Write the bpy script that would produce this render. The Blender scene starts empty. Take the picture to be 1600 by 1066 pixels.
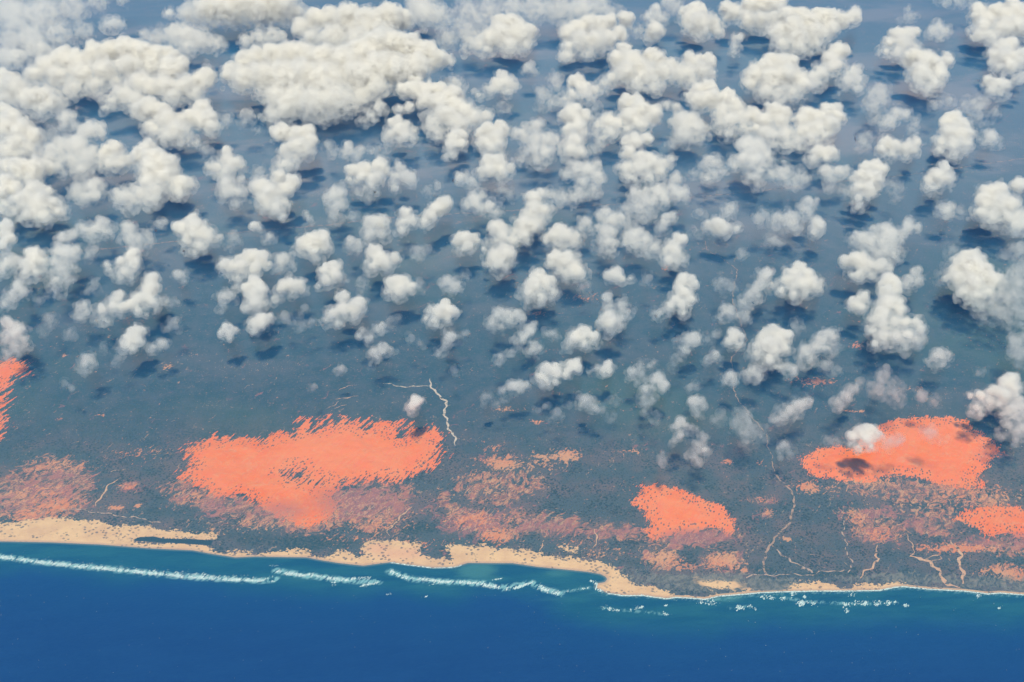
import bpy, math, random, zlib
import numpy as np
from mathutils import Vector

# ------------------------------------------------------------------ camera, sky, sun, exposure
sc = bpy.context.scene
COL = sc.collection
CAM_H = 9500.0
PITCH = 30.0                       # degrees below the horizon
LENS = 50.0
cam = bpy.data.cameras.new('camera')
cam_ob = bpy.data.objects.new('camera', cam)
COL.objects.link(cam_ob)
cam.lens = LENS
cam.sensor_width = 36.0
cam.clip_start = 10.0
cam.clip_end = 600000.0
cam_ob.location = (0, 0, CAM_H)
cam_ob.rotation_euler = (math.radians(90 - PITCH), 0, 0)
sc.camera = cam_ob

SUN_EL, SUN_AZ = 64.0, 183.0       # azimuth clockwise from +Y (the view direction): behind the viewer
world = bpy.data.worlds.new('World')
sc.world = world
world.use_nodes = True
wn = world.node_tree
sky = wn.nodes.new('ShaderNodeTexSky')
sky.sky_type = 'NISHITA'
sky.sun_disc = False
sky.sun_elevation = math.radians(SUN_EL)
sky.sun_rotation = math.radians(SUN_AZ)
sky.altitude = 3000
wn.links.new(sky.outputs[0], wn.nodes['Background'].inputs[0])
wn.nodes['Background'].inputs[1].default_value = 0.08
sun = bpy.data.lights.new('sun', 'SUN')
sun_ob = bpy.data.objects.new('sun', sun)
COL.objects.link(sun_ob)
sun.energy = 5.0
sun.angle = math.radians(0.5)
sun.color = (1.0, 0.922, 0.70)
e, a = math.radians(SUN_EL), math.radians(SUN_AZ)
sdir = Vector((math.sin(a) * math.cos(e), math.cos(a) * math.cos(e), math.sin(e)))
sun_ob.rotation_euler = sdir.to_track_quat('Z', 'Y').to_euler()
sc.view_settings.view_transform = 'Standard'
sc.view_settings.look = 'None'
sc.view_settings.exposure = 0.2
sc.view_settings.gamma = 1.0
sc.cycles.use_denoising = True
sc.cycles.max_bounces = 12
sc.cycles.volume_bounces = 7
sc.cycles.volume_step_rate = 0.5

# ------------------------------------------------------------------ where a point of the photograph lies in the place
FPX = LENS / 36.0 * 1600
CP, SP = math.cos(math.radians(PITCH)), math.sin(math.radians(PITCH))


def at(px, py, z=0.0):
    """World x, y and the slant distance of the point at height z seen at photo pixel (px, py)."""
    u = (px - 800.0) / FPX
    v = (533.0 - py) / FPX
    dx, dy, dz = u, CP + v * SP, -SP + v * CP
    t = (z - CAM_H) / dz
    return dx * t, dy * t, t


def tag(o, label=None, cat=None, group=None, kind=None):
    if label: o['label'] = label
    if cat: o['category'] = cat
    if group: o['group'] = group
    if kind: o['kind'] = kind
    return o


def link_mesh(name, verts, faces, mats, smooth=False):
    me = bpy.data.meshes.new(name)
    me.from_pydata([tuple(v) for v in verts] if not isinstance(verts, list) else verts, [], faces if isinstance(faces, list) else faces.tolist())
    for m in mats: me.materials.append(m)
    if smooth: me.polygons.foreach_set('use_smooth', [True] * len(me.polygons))
    o = bpy.data.objects.new(name, me)
    COL.objects.link(o)
    return o


# ------------------------------------------------------------------ node helpers
class NT:
    def __init__(s, name):
        s.m = bpy.data.materials.new(name)
        s.m.use_nodes = True
        s.t = s.m.node_tree
        s.t.nodes.clear()
        s.out = s.t.nodes.new('ShaderNodeOutputMaterial')

    def put(s, sock, v):
        if isinstance(v, bpy.types.NodeSocket): s.t.links.new(v, sock)
        elif v is not None:
            if isinstance(v, (tuple, list)) and len(v) == 3 and sock.type == 'RGBA': v = (*v, 1)
            sock.default_value = v

    def math(s, op, a, b=None, c=None, clamp=False):
        n = s.t.nodes.new('ShaderNodeMath'); n.operation = op; n.use_clamp = clamp
        for i, v in enumerate((a, b, c)): s.put(n.inputs[i], v)
        return n.outputs[0]

    def step(s, x, lo, hi, a=0.0, b=1.0):
        n = s.t.nodes.new('ShaderNodeMapRange'); n.interpolation_type = 'SMOOTHSTEP'
        for i, v in enumerate((x, lo, hi, a, b)): s.put(n.inputs[i], v)
        return n.outputs[0]

    def lin(s, x, lo, hi, a=0.0, b=1.0):
        n = s.t.nodes.new('ShaderNodeMapRange'); n.interpolation_type = 'LINEAR'
        for i, v in enumerate((x, lo, hi, a, b)): s.put(n.inputs[i], v)
        return n.outputs[0]

    def mix(s, f, a, b):
        n = s.t.nodes.new('ShaderNodeMix'); n.data_type = 'RGBA'
        s.put(n.inputs[0], f); s.put(n.inputs[6], a); s.put(n.inputs[7], b)
        return n.outputs[2]

    def pos(s, rot=0.0, scale=(1, 1, 1), loc=(0, 0, 0)):
        g = s.t.nodes.new('ShaderNodeNewGeometry')
        r = s.t.nodes.new('ShaderNodeVectorRotate'); r.rotation_type = 'Z_AXIS'
        s.t.links.new(g.outputs['Position'], r.inputs['Vector']); r.inputs['Angle'].default_value = math.radians(rot)
        m = s.t.nodes.new('ShaderNodeMapping'); m.vector_type = 'POINT'
        s.t.links.new(r.outputs[0], m.inputs[0]); m.inputs['Scale'].default_value = scale; m.inputs['Location'].default_value = loc
        return m.outputs[0]

    def noise(s, vec, scale=1.0, detail=3.0, rough=0.55, dist=0.0):
        n = s.t.nodes.new('ShaderNodeTexNoise')
        s.put(n.inputs['Vector'], vec); s.put(n.inputs['Scale'], scale); s.put(n.inputs['Detail'], detail)
        s.put(n.inputs['Roughness'], rough); s.put(n.inputs['Distortion'], dist)
        return n.outputs[0]

    def voro(s, vec, scale=1.0, rand=1.0):
        n = s.t.nodes.new('ShaderNodeTexVoronoi')
        s.put(n.inputs['Vector'], vec); s.put(n.inputs['Scale'], scale); s.put(n.inputs['Randomness'], rand)
        return n.outputs['Distance']

    def attr(s, name):
        n = s.t.nodes.new('ShaderNodeAttribute'); n.attribute_name = name
        return n.outputs['Fac']


# ------------------------------------------------------------------ traced outlines (photo pixels, turned into ground positions)
SHORE = [(0,846),(79,847.5),(158,851),(236,857),(302,860),(328,865),(368,871),(400,869.5),(420,870),(479,871),(505,876),(531,880),
 (568,884),(590,881),(610,878.5),(636,882),(676,887),(710,886),(720,883),(731,879.5),(770,880),(800,880),(839,885.6),(879,889.5),(918,893.5),
 (938,897),(946,901),(949,905),(945,910),(932,912),(931,918),(949,926.5),(972,930),(1006,930),(1019,932),(1040,935),(1056,933),(1079,934),(1101,936),
 (1124,931),(1150,929),(1187,925.6),(1225,924),(1281,923),(1322,923),(1375,922),(1398,917),(1412,916),(1450,920),(1506,923),(1544,927.5),(1562,926),(1600,929)]
DUNES = [
 [(288,703),(300,697),(318,690),(332,682),(345,686),(360,685),(380,686),(392,684),(404,684),(410,692),(418,680),(432,678),(445,676),(455,680),
  (462,672),(470,668),(474,655),(480,653),(484,662),(488,672),(492,665),(500,656),(507,672),(513,665),(517,653),(520,668),(530,660),(535,650),
  (548,652),(545,662),(560,662),(573,657),(570,672),(585,664),(595,660),(612,658),(618,663),(628,661),(620,675),(622,682),(632,686),(640,680),
  (641,663),(648,668),(660,672),(672,668),(690,676),(693,684),(690,692),(695,702),(685,715),(680,725),(668,735),(655,740),(640,745),(620,754),
  (605,753),(590,748),(575,750),(555,755),(535,757),(520,770),(530,785),(525,800),(515,812),(500,818),(480,826),(470,820),(455,815),(440,812),
  (420,800),(405,790),(390,780),(370,775),(350,780),(330,772),(318,765),(300,755),(292,748),(278,748),(285,735),(300,727),(290,715)],
 [(1003,760),(1020,759),(1045,762),(1065,765),(1080,772),(1100,780),(1120,788),(1135,800),(1145,815),(1150,830),(1140,838),(1125,828),(1110,826),
  (1090,830),(1060,834),(1040,840),(1025,845),(1012,838),(1008,828),(1015,820),(1010,812),(1005,800),(995,793),(985,785),(990,775),(1005,770)],
 [(1252,718),(1270,706),(1285,700),(1310,697),(1330,700),(1345,690),(1365,672),(1380,662),(1405,655),(1430,652),(1460,653),(1485,652),(1510,656),
  (1520,668),(1535,680),(1555,690),(1560,705),(1548,720),(1540,735),(1530,745),(1535,760),(1510,765),(1490,762),(1470,762),(1440,748),(1410,745),
  (1380,745),(1360,755),(1330,752),(1300,748),(1275,748),(1262,740),(1255,728)],
 [(1486,812),(1510,800),(1530,793),(1560,790),(1600,795),(1700,790),(1700,850),(1600,842),(1570,835),(1545,840),(1530,830),(1515,820)],
 [(-60,560),(0,566),(30,562),(45,580),(25,592),(10,605),(8,625),(4,650),(8,670),(0,690),(-60,700)]]
HOLES = [[(444,738),(455,735),(458,740),(470,731),(475,745),(468,750),(458,745),(447,744)], [(495,756),(502,753),(505,757),(499,760)]]
BEACH = [
 [(-60,815),(0,818),(16,818),(40,812),(58,811),(97,808),(118,812),(155,813),(168,821),(210,822),(244,825),(289,832),(336,838),(340,842),(320,848),
  (330,856),(345,862),(380,866),(425,863),(450,860),(476,863),(482,870),(480,890),(300,890),(-60,870)],
 [(490,872),(515,866),(525,862),(545,866),(565,870),(572,855),(575,850),(610,846),(640,846),(655,853),(650,862),(670,872),(690,876),(706,878),
  (712,870),(695,858),(688,853),(700,850),(720,851),(740,854),(770,858),(800,860),(830,860),(850,867),(870,870),(900,872),(935,875),(950,885),
  (970,892),(983,900),(985,910),(1000,915),(1040,922),(1060,935),(1040,950),(900,935),(700,900),(560,900),(490,882)],
 [(1085,907),(1110,905),(1150,907),(1165,918),(1140,925),(1110,922),(1090,915)],
 [(1225,912),(1262,909),(1292,911),(1317,921),(1317,930),(1240,930)],
 [(1341,919),(1367,912),(1405,909),(1418,915),(1410,925),(1350,930)],
 [(880,856),(895,855),(906,859),(900,863),(884,862)]]
LAGOON = [(208,844),(216,840),(240,838.5),(255,842),(300,843),(334,845),(330,853),(300,851),(250,848),(212,846)]
# soft patches: x, y, rx, ry, strength
MAROON = [(560,785,85,32,.9),(440,800,60,22,.7),(600,800,50,25,.6),(340,790,50,22,.7),(350,810,45,14,.4),(1090,840,68,15,1),(850,822,60,16,.8),(960,832,60,10,.7),(745,815,60,22,1),
 (750,775,70,25,.35),(100,745,50,14,.7),(60,765,70,18,.7),(105,770,45,22,.6),(20,790,50,20,.6),(1195,783,34,8,.6),(1195,803,14,10,.7),(1360,805,50,14,.8),(1430,820,55,20,.6),(1480,760,70,22,.35),
 (1370,838,40,14,.8),(1540,850,70,14,.6),(1590,845,40,16,.8),(1030,872,60,20,.4),(1130,878,45,20,.5),(900,850,60,12,.3),(285,775,20,18,.6),(690,810,30,20,.4),(625,866,55,12,.5),(590,858,20,8,.6),(380,730,30,14,.3),
 (1540,712,30,14,.5),(800,745,60,18,.25),(300,700,60,14,.2),(200,760,22,10,.9),(660,795,30,14,.4)]
TAN = [(480,800,55,24,.9),(590,815,60,22,.6),(560,840,60,12,.45),(400,820,70,18,.45),(330,825,60,14,.35),(300,775,35,14,.6),(335,745,40,16,.7),(785,725,36,13,1),(885,713,22,10,1.1),(840,728,50,12,.5),
 (770,700,20,8,.6),(80,790,48,12,.95),(60,768,60,14,.65),(95,728,50,10,.6),(30,775,40,16,.6),(50,805,50,12,.8),(182,794,15,3.5,1.2),(215,791,6,4,1.1),(200,760,16,8,.8),(215,708,50,14,.4),(330,715,30,10,.5),
 (775,838,26,12,1.1),(740,812,50,16,.75),(850,715,30,8,.7),(1035,875,32,15,.9),(1130,878,34,16,.9),(1060,888,40,9,.5),(940,865,50,10,.5),(1162,892,6,4,1.1),
 (1350,752,50,9,.8),(1300,765,40,8,.5),(1262,762,18,9,1.1),(1340,808,24,12,.8),(1370,834,34,14,.75),(1200,800,12,10,.6),(1190,782,26,6,.6),(1230,843,10,4,1.1),(1498,857,66,7,1.1),(1440,790,80,24,.4),
 (1500,770,60,18,.6),(1550,775,50,18,.7),(1570,895,50,12,.8),(1590,905,30,10,.8),(985,706,22,5,.6),(1140,722,9,4,.9),(1187,725,6,3,.9),(755,700,8,4,.5),(840,660,9,3,1),(790,640,22,4,.7),
 (262,573,9,5,.9),(302,555,9,5,.35),(100,556,6,3,.9),(160,650,10,4,.5),(90,656,7,3,.7),(770,765,60,18,.5),(760,745,50,10,.4),(905,850,60,8,.35),(705,790,20,8,.4),(1420,440,14,6,.3),(1480,360,14,5,.8),
 (1275,597,30,6,.8),(1340,540,22,7,.5),(1425,605,22,7,.4),(1340,643,18,3,.8),(1070,385,30,8,.35),(1040,422,5,3,.9),(905,465,40,7,.5),(838,490,14,7,.6),(800,810,30,12,.4),(640,850,60,10,.5),(560,862,50,8,.4)]
GREY = [(1120,912,80,13,1),(1200,915,50,11,1),(1040,905,50,8,.8),(1400,905,90,9,.7),(1520,910,90,10,.7),(1620,915,80,12,.7),(15,830,30,7,.5),(985,890,60,8,.3)]
RED = [
 [(250,762),(300,745),(345,770),(400,788),(430,780),(480,790),(530,768),(560,757),(600,757),(645,757),(655,770),(640,790),(625,808),(600,825),(578,838),(560,830),(545,815),
  (520,828),(500,834),(478,838),(450,825),(410,822),(370,815),(330,800),(300,795),(265,790)],
 [(-60,750),(0,745),(40,725),(65,712),(110,712),(135,725),(145,745),(140,770),(120,800),(95,815),(40,813),(-60,805)],
 [(685,765),(712,782),(740,798),(780,812),(816,828),(816,848),(770,846),(720,822),(698,802)],
 [(800,800),(860,802),(915,815),(910,832),(850,838),(812,832)],
 [(915,818),(960,816),(1010,830),(1012,846),(960,842),(920,838)],
 [(1008,838),(1060,826),(1150,820),(1156,838),(1120,854),(1060,858),(1018,852)],
 [(1320,800),(1360,793),(1400,808),(1425,832),(1400,845),(1360,850),(1338,840),(1328,815)],
 [(1430,800),(1480,792),(1505,815),(1480,836),(1440,838),(1420,820)],
 [(1318,752),(1420,748),(1500,762),(1565,778),(1560,800),(1480,790),(1420,784),(1330,772)],
 [(1535,842),(1600,838),(1680,850),(1680,870),(1560,866)],
 [(1545,880),(1580,885),(1640,900),(1640,915),(1590,906),(1555,895)],
 [(715,745),(770,735),(840,740),(845,765),(790,790),(740,785),(712,765)],
 [(1010,862),(1060,862),(1055,888),(1020,890)],[(1105,868),(1150,864),(1165,885),(1120,892),(1100,885)]]
DARK = [(480,848,95,16,1),(600,830,40,14,.8),(640,826,60,12,.8),(400,845,60,12,.7),(345,840,40,12,.7),(560,800,14,10,.4),(700,862,22,10,1),(770,850,60,6,.7),(900,868,50,6,.6),(1000,880,40,8,.8),(1100,880,70,10,.5),
 (1180,890,60,9,.8),(1290,897,60,6,1),(1340,890,40,8,.6),(1480,890,80,10,.5),(1420,790,60,12,.4),(1400,860,70,10,.4),(250,800,60,14,.6),(330,768,18,8,.7),(130,780,30,12,.4),
 (930,800,80,14,.4),(300,835,30,8,.8),(1500,885,70,8,.5)]
FROTH = [[(-40,866),(0,870),(60,878),(120,884.5),(180,890),(240,896.5),(300,902),(360,905.5),(412,907.5),(430,905)],[(432,892),(470,898.5),(510,903),(545,907),(590,910)],
 [(610,893),(640,904),(690,909),(755,912),(785,919),(832,911)],[(840,917),(875,928)],[(880,925),(920,918)],[(1225,934),(1260,940),(1340,944),(1400,942)],[(1140,950),(1172,948)],[(940,950),(1045,960)],
 [(931,918),(949,929),(1006,933),(1056,936),(1101,939),(1150,933),(1225,927),(1320,926),(1412,919),(1506,926),(1600,932)]]
TRACKS = [  # kind, half width in metres, points
 ('dry_riverbed', 12, [(670,591),(672,598),(675,605),(683.5,618),(699,627.5),(694.7,637),(696,650.5),(698.7,664),(705.5,676),(712,689),(712,697)]),
 ('dry_riverbed', 8, [(670,603),(655,604),(638,606),(611,601.5),(594,600)]),
 ('dirt_road', 5.5, [(1102,377),(1104,390.6),(1131,406),(1152.8,422.7),(1148,441),(1144,468),(1151,488.5),(1161,515.5),(1168,532),(1142.7,559),(1144,576),(1146,603),
   (1149.5,620),(1164.6,640),(1178,657),(1196.7,677),(1200,699),(1206,713.5),(1209.4,740)]),
 ('dirt_road', 11, [(1209.4,740),(1222,753),(1236.5,768.7),(1241,776.6),(1239,797.6),(1235,816),(1222,830.5),(1209.4,841),(1206,850),(1195.8,866),(1193,879),(1196,898.7)]),
 ('dirt_track', 12, [(1206,853),(1216,862),(1230,871),(1235,879),(1250,885),(1264,889.5),(1270,896)]),
 ('dirt_track', 6, [(1165,902),(1180,900),(1219,898.7),(1269,898.7),(1281,895),(1319,891)]),
 ('dry_creek', 10, [(1368,852),(1369,868.5),(1375,874),(1366.5,879),(1361,888),(1352,893.5),(1345,905)]),
 ('dry_creek', 7, [(1416,834),(1424,847.5),(1427,866)]),
 ('dry_creek', 20, [(1427,866),(1421.7,870),(1438.7,872.5),(1453,879),(1456,885.6),(1469,893.5),(1474,905),(1479.5,916),(1500,918)]),
 ('dry_creek', 16, [(1486,845),(1502,868.5),(1499,884),(1504.4,898.7),(1506,913)]),
 ('dry_creek', 7, [(1445,872),(1468,869),(1470,873),(1456,880)]),
 ('dirt_road', 10, [(-40,410),(152,390.6),(280,377),(371,363.6),(513,352),(601,341),(719,334),(810,329),(894,324),(972,319),(1077,309),(1158,302),(1260,290),(1387,277),(1465,268),(1539,256.5),(1600,248),(1700,232)]),
 ('dirt_track', 7, [(97,796),(129,797.6),(168,804),(226,812),(250,818)]),
 ('dry_creek', 12, [(184,750),(172,758),(163,769),(155,780),(150,792)]),
 ('dry_creek', 9, [(641.7,792),(632,803),(623,813),(612,822),(606,829),(609,838)]),
 ('dirt_track', 5, [(170,739),(182,735),(196,733)]),
 ('dirt_track', 6, [(1316,800),(1318,830),(1322,858),(1330,880),(1328,896)]),
 ('dry_creek', 8, [(931,828),(931,845),(929,858)]), ('dry_creek', 8, [(848,845),(846,862)]),
 ('dry_creek', 7, [(528,612),(545,604),(557,601)]), ('dry_creek', 6, [(524,625),(545,621),(560,620)]), ('dry_creek', 7, [(522,640),(540,632)]), ('dry_creek', 6, [(510,640),(530,628)]),
]


def gp(pts):
    return np.array([at(x, y)[:2] for x, y in pts])


def sdf_poly(P, X, Y):
    """Signed distance in metres to a closed outline, positive inside."""
    d = np.full(X.shape, 1e12)
    inside = np.zeros(X.shape, bool)
    n = len(P)
    for i in range(n):
        x0, y0 = P[i]; x1, y1 = P[(i + 1) % n]
        ex, ey = x1 - x0, y1 - y0
        t = np.clip(((X - x0) * ex + (Y - y0) * ey) / (ex * ex + ey * ey + 1e-9), 0, 1)
        d = np.minimum(d, (X - x0 - t * ex) ** 2 + (Y - y0 - t * ey) ** 2)
        if y0 != y1:
            c = ((y0 > Y) != (y1 > Y)) & (X < (x1 - x0) * (Y - y0) / (y1 - y0) + x0)
            inside ^= c
    d = np.sqrt(d)
    return np.where(inside, d, -d)


def patches(L, X, Y):
    f = np.zeros(X.shape)
    for x, y, rx, ry, s in L:
        cx, cy, t = at(x, y)
        ax = rx * t / FPX
        ay = ry * t / FPX / (CAM_H / t)
        f = np.maximum(f, s * np.exp(-(((X - cx) / ax) ** 2 + ((Y - cy) / ay) ** 2) * 0.9))
    return f


def vnoise(X, Y, scale, seed):
    """Smooth value noise in -1..1."""
    rs = np.random.RandomState(seed)
    T = rs.uniform(-1, 1, (256, 256))
    x, y = X / scale, Y / scale
    xi, yi = np.floor(x).astype(int), np.floor(y).astype(int)
    fx, fy = x - xi, y - yi
    fx, fy = fx * fx * (3 - 2 * fx), fy * fy * (3 - 2 * fy)
    g = lambda i, j: T[(xi + i) & 255, (yi + j) & 255]
    return (g(0, 0) * (1 - fx) + g(1, 0) * fx) * (1 - fy) + (g(0, 1) * (1 - fx) + g(1, 1) * fx) * fy


shore_w = gp(SHORE)
left_dir = (shore_w[0] - shore_w[6]); left_dir /= np.linalg.norm(left_dir)
right_dir = np.array([1.0, -0.06])
LAND = np.vstack([shore_w, shore_w[-1] + right_dir * 3000, shore_w[-1] + right_dir * 400000, [[500000, 500000], [-500000, 500000]],
                  shore_w[0] + np.array([-1, 0.05]) * 400000, shore_w[0] + np.array([-1, 0.05]) * 3000])


def spread(a, b, step):
    return np.arange(a, b + 1e-6, step)


def tensor(xs, ys):
    X, Y = np.meshgrid(xs, ys)
    nx, ny = len(xs), len(ys)
    idx = np.arange(nx * ny).reshape(ny, nx)
    F = np.stack([idx[:-1, :-1], idx[:-1, 1:], idx[1:, 1:], idx[1:, :-1]], -1).reshape(-1, 4)
    return X.ravel(), Y.ravel(), F


def far_out(a, step, end, grow=1.35):
    out = []
    while a < end:
        step *= grow
        a += step
        out.append(a)
    return np.array(out)


# ------------------------------------------------------------------ ground: one terrain sheet, cut where beach and dunes begin
fx = spread(-7400, 7400, 20)
xs = np.concatenate([-far_out(7400, 60, 300000)[::-1], fx, far_out(7400, 60, 300000)])
ys = np.concatenate([-far_out(-10300, 300, 250000, 1.6)[::-1], spread(10300, 17300, 20), far_out(17300, 30, 400000, 1.12)])
X, Y, F = tensor(xs, ys)
sh = sdf_poly(LAND, X, Y)
dune_f = [sdf_poly(gp(D), X, Y) for D in DUNES]
dn = np.max(dune_f, 0)
for Hh in HOLES: dn = np.minimum(dn, -sdf_poly(gp(Hh), X, Y))
bc = np.max([sdf_poly(gp(B), X, Y) for B in BEACH], 0)
bc = np.maximum(bc, np.where(sh < 30, 30 - np.abs(sh), -1e3) * 0.5)        # a thin strip of wet sand all along the water
lag = sdf_poly(gp(LAGOON), X, Y)
bc = np.minimum(bc, -lag)
mar, tan_, gry = patches(MAROON, X, Y), patches(TAN, X, Y), patches(GREY, X, Y)
Z = np.clip(sh * 0.05, -25, 3.0)
relief = np.clip(dn, 0, 200) / 200 * (9 + 7 * vnoise(X + .35 * Y, Y * .5, 170, 5) + 4 * vnoise(X + .35 * Y, Y, 70, 6))
rough = np.clip((sh - 60) / 300, 0, 1) * (np.abs(X) < 7300) * (Y < 17200)
Z = Z + np.maximum(relief, 0) + rough * (1.5 + 1.5 * vnoise(X, Y, 240, 7) + 1.0 * vnoise(X, Y, 90, 8))
V = np.stack([X, Y, Z], -1)
drk = patches(DARK, X, Y)
red = np.max([sdf_poly(gp(D), X, Y) for D in RED], 0)
fing = np.clip(.28 + patches([(505,690,270,75,1.2),(0,620,90,110,1.1)], X, Y), 0, 1)
fields = {'finger': fing, 'dark': drk, 'red': red, 'dune': dn, 'beach': bc, 'maroon': mar, 'tan': tan_, 'grey': gry, 'lagoon': lag, 'shore': sh}
fields = {k: np.clip(v, -4000, 4000).astype(np.float32) for k, v in fields.items()}


def land_material():
    g = NT('coastal land')
    streak = g.pos(rot=27, scale=(1 / 46, 1 / 360, 1 / 200))       # wind-blown fingers run away from the sea
    streak2 = g.pos(rot=27, scale=(1 / 17, 1 / 75, 1 / 200))
    p = g.pos()
    D, B, M, T, G, LG = (g.attr(k) for k in ('dune', 'beach', 'maroon', 'tan', 'grey', 'lagoon'))
    n_str = g.noise(streak, 1, 3, .6)
    n_str2 = g.noise(streak2, 1, 2, .6)
    n_big = g.noise(p, 1 / 1400, 5, .6)
    n_huge = g.noise(p, 1 / 5200, 4, .55)
    n_mid = g.noise(p, 1 / 230, 5, .62)
    n_fin = g.noise(p, 1 / 34, 3, .7)
    n_fin2 = g.noise(p, 1 / 16, 2, .6)
    # scrub: grey-green bushes over brown soil
    scrub = g.mix(g.step(n_mid, .38, .66), (.044, .070, .070), (.076, .088, .088))
    scrub = g.mix(g.math('MULTIPLY', g.step(n_fin, .48, .70), .75), scrub, (.105, .104, .094))
    scrub = g.mix(g.math('MULTIPLY', g.step(n_fin2, .50, .66), .5), scrub, (.036, .048, .036))
    scrub = g.mix(g.math('MULTIPLY', g.step(n_big, .50, .66), .60), scrub, (.112, .106, .098))
    scrub = g.mix(g.math('MULTIPLY', g.step(n_huge, .5, .62), .45), scrub, (.075, .115, .070))
    # far plain: streaky bare soil, flattened by the long view
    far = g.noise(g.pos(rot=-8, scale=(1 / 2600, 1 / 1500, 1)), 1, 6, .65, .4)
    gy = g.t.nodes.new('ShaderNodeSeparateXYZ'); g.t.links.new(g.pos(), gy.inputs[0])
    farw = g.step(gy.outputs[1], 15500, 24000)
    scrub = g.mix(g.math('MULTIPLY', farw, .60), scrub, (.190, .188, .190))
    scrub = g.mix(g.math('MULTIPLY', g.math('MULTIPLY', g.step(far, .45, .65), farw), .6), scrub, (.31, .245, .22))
    specks = g.math('MULTIPLY', g.step(n_fin2, .655, .70), g.step(g.noise(p, 1 / 700, 4, .6), .53, .66))
    scrub = g.mix(g.math('MULTIPLY', specks, .9), scrub, (.62, .42, .30))
    # near the coast: single dark bushes over grey-brown soil
    nearw = g.step(gy.outputs[1], 15200, 13000)
    bushes = g.step(g.math('ADD', g.voro(p, 1 / 30), g.math('MULTIPLY', g.noise(p, 1 / 300, 4), 1.1)), 1.05, .75)
    soil = g.mix(g.step(g.noise(p, 1 / 520, 4, .6), .40, .62), (.082, .094, .084), (.160, .112, .090))
    scrub = g.mix(g.math('MULTIPLY', nearw, .85), scrub, g.mix(bushes, soil, (.036, .046, .030)))
    dk = g.math('ADD', g.attr('dark'), g.math('MULTIPLY', g.math('SUBTRACT', n_mid, .5), 1.2))
    scrub = g.mix(g.math('MULTIPLY', g.step(dk, .35, .85), .85), scrub, g.mix(g.step(n_fin, .42, .62), (.024, .048, .036), (.085, .085, .060)))
    # fine bare rills
    n_warp = g.noise(g.pos(rot=35, scale=(1 / 150, 1 / 330, 1)), 1, 5, .65, 1.0)
    n_warp2 = g.noise(g.pos(rot=28, scale=(1 / 60, 1 / 150, 1)), 1, 4, .65, 1.2)
    ridge = g.math('ABSOLUTE', g.math('SUBTRACT', g.noise(g.pos(rot=24, scale=(1 / 85, 1 / 170, 1)), 1, 4, .6, 1.5), .5))
    R_ = g.math('ADD', g.math('ADD', g.attr('red'), g.math('MULTIPLY', g.math('SUBTRACT', n_warp, .5), 520)), g.math('MULTIPLY', g.math('SUBTRACT', n_warp2, .5), 300))
    rcol = g.mix(g.step(n_warp, .40, .60), (.20, .105, .080), (.48, .175, .085))
    rcol = g.mix(g.step(n_warp2, .53, .64), rcol, (.58, .30, .155))
    rcol = g.mix(g.math('MULTIPLY', g.step(ridge, .035, .010), .75), rcol, (.64, .34, .17))
    rcol = g.mix(g.math('MULTIPLY', g.step(n_fin, .50, .60), .5), rcol, (.13, .085, .065))
    rcol = g.mix(g.step(g.noise(g.pos(rot=30, scale=(1 / 90, 1 / 200, 1), loc=(5, 3, 0)), 1, 4, .65, .8), .47, .58), rcol, scrub)
    rill = g.step(g.noise(g.pos(rot=24, scale=(1 / 26, 1 / 90, 1)), 1, 3, .6, 1.2), .54, .62)
    mm = g.math('ADD', M, g.math('MULTIPLY', g.math('SUBTRACT', n_warp, .5), 3.0))
    col = g.mix(g.math('MULTIPLY', g.step(mm, .35, .8), g.lin(n_fin, .35, .65, .55, 1.0)), g.mix(g.step(R_, -25, 45), scrub, rcol), (.36, .135, .105))
    tt = g.math('ADD', g.math('ADD', T, g.math('MULTIPLY', g.math('SUBTRACT', n_warp2, .5), 3.2)), g.math('MULTIPLY', g.math('SUBTRACT', n_fin, .5), 1.8))
    tcol = g.mix(g.step(n_big, .4, .6), (.68, .22, .075), (.62, .30, .135))
    col = g.mix(g.math('MULTIPLY', g.step(tt, .50, .85), .95), col, tcol)
    col = g.mix(g.math('MULTIPLY', g.math('MULTIPLY', rill, g.step(g.math('ADD', T, M), .35, 1.1)), .55), col, (.66, .36, .20))
    gg = g.math('ADD', G, g.math('MULTIPLY', g.math('SUBTRACT', n_warp2, .5), 2.4))
    gcol = g.mix(g.step(g.math('ADD', n_warp2, g.math('MULTIPLY', n_fin, .5)), .6, .9), (.10, .10, .075), (.21, .19, .145))
    col = g.mix(g.math('MULTIPLY', g.step(gg, .25, .6), .85), col, gcol)
    # beach
    sandc = g.mix(g.step(n_mid, .35, .7), (.78, .49, .235), (.66, .39, .19))
    sandc = g.mix(g.math('MULTIPLY', g.step(M, .1, .5), .5), sandc, (.72, .33, .19))
    be = g.math('ADD', B, g.math('MULTIPLY', g.math('SUBTRACT', n_mid, .5), 380))
    be = g.math('ADD', be, g.math('MULTIPLY', g.math('SUBTRACT', n_fin, .5), 260))
    be = g.math('MAXIMUM', be, g.math('SUBTRACT', 26, g.attr('shore')))
    bm_ = g.step(be, -8, 10)
    bush = g.math('MULTIPLY', g.step(g.voro(p, 1 / 42), .42, .30), g.step(g.noise(p, 1 / 260, 4, .6), .47, .56))
    bm_ = g.math('MULTIPLY', bm_, g.math('SUBTRACT', 1, g.math('MULTIPLY', bush, .75)))
    bm_ = g.math('MULTIPLY', bm_, g.math('SUBTRACT', 1, g.math('MULTIPLY', g.step(g.math('ADD', G, g.math('MULTIPLY', n_warp2, .8)), .85, 1.05), g.step(B, 45, 5, 0.0, .8))))
    col = g.mix(bm_, col, sandc)
    wet = g.step(g.attr('shore'), 42, 12)
    col = g.mix(g.math('MULTIPLY', g.math('MULTIPLY', wet, bm_), .55), col, (.42, .27, .19))
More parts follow.
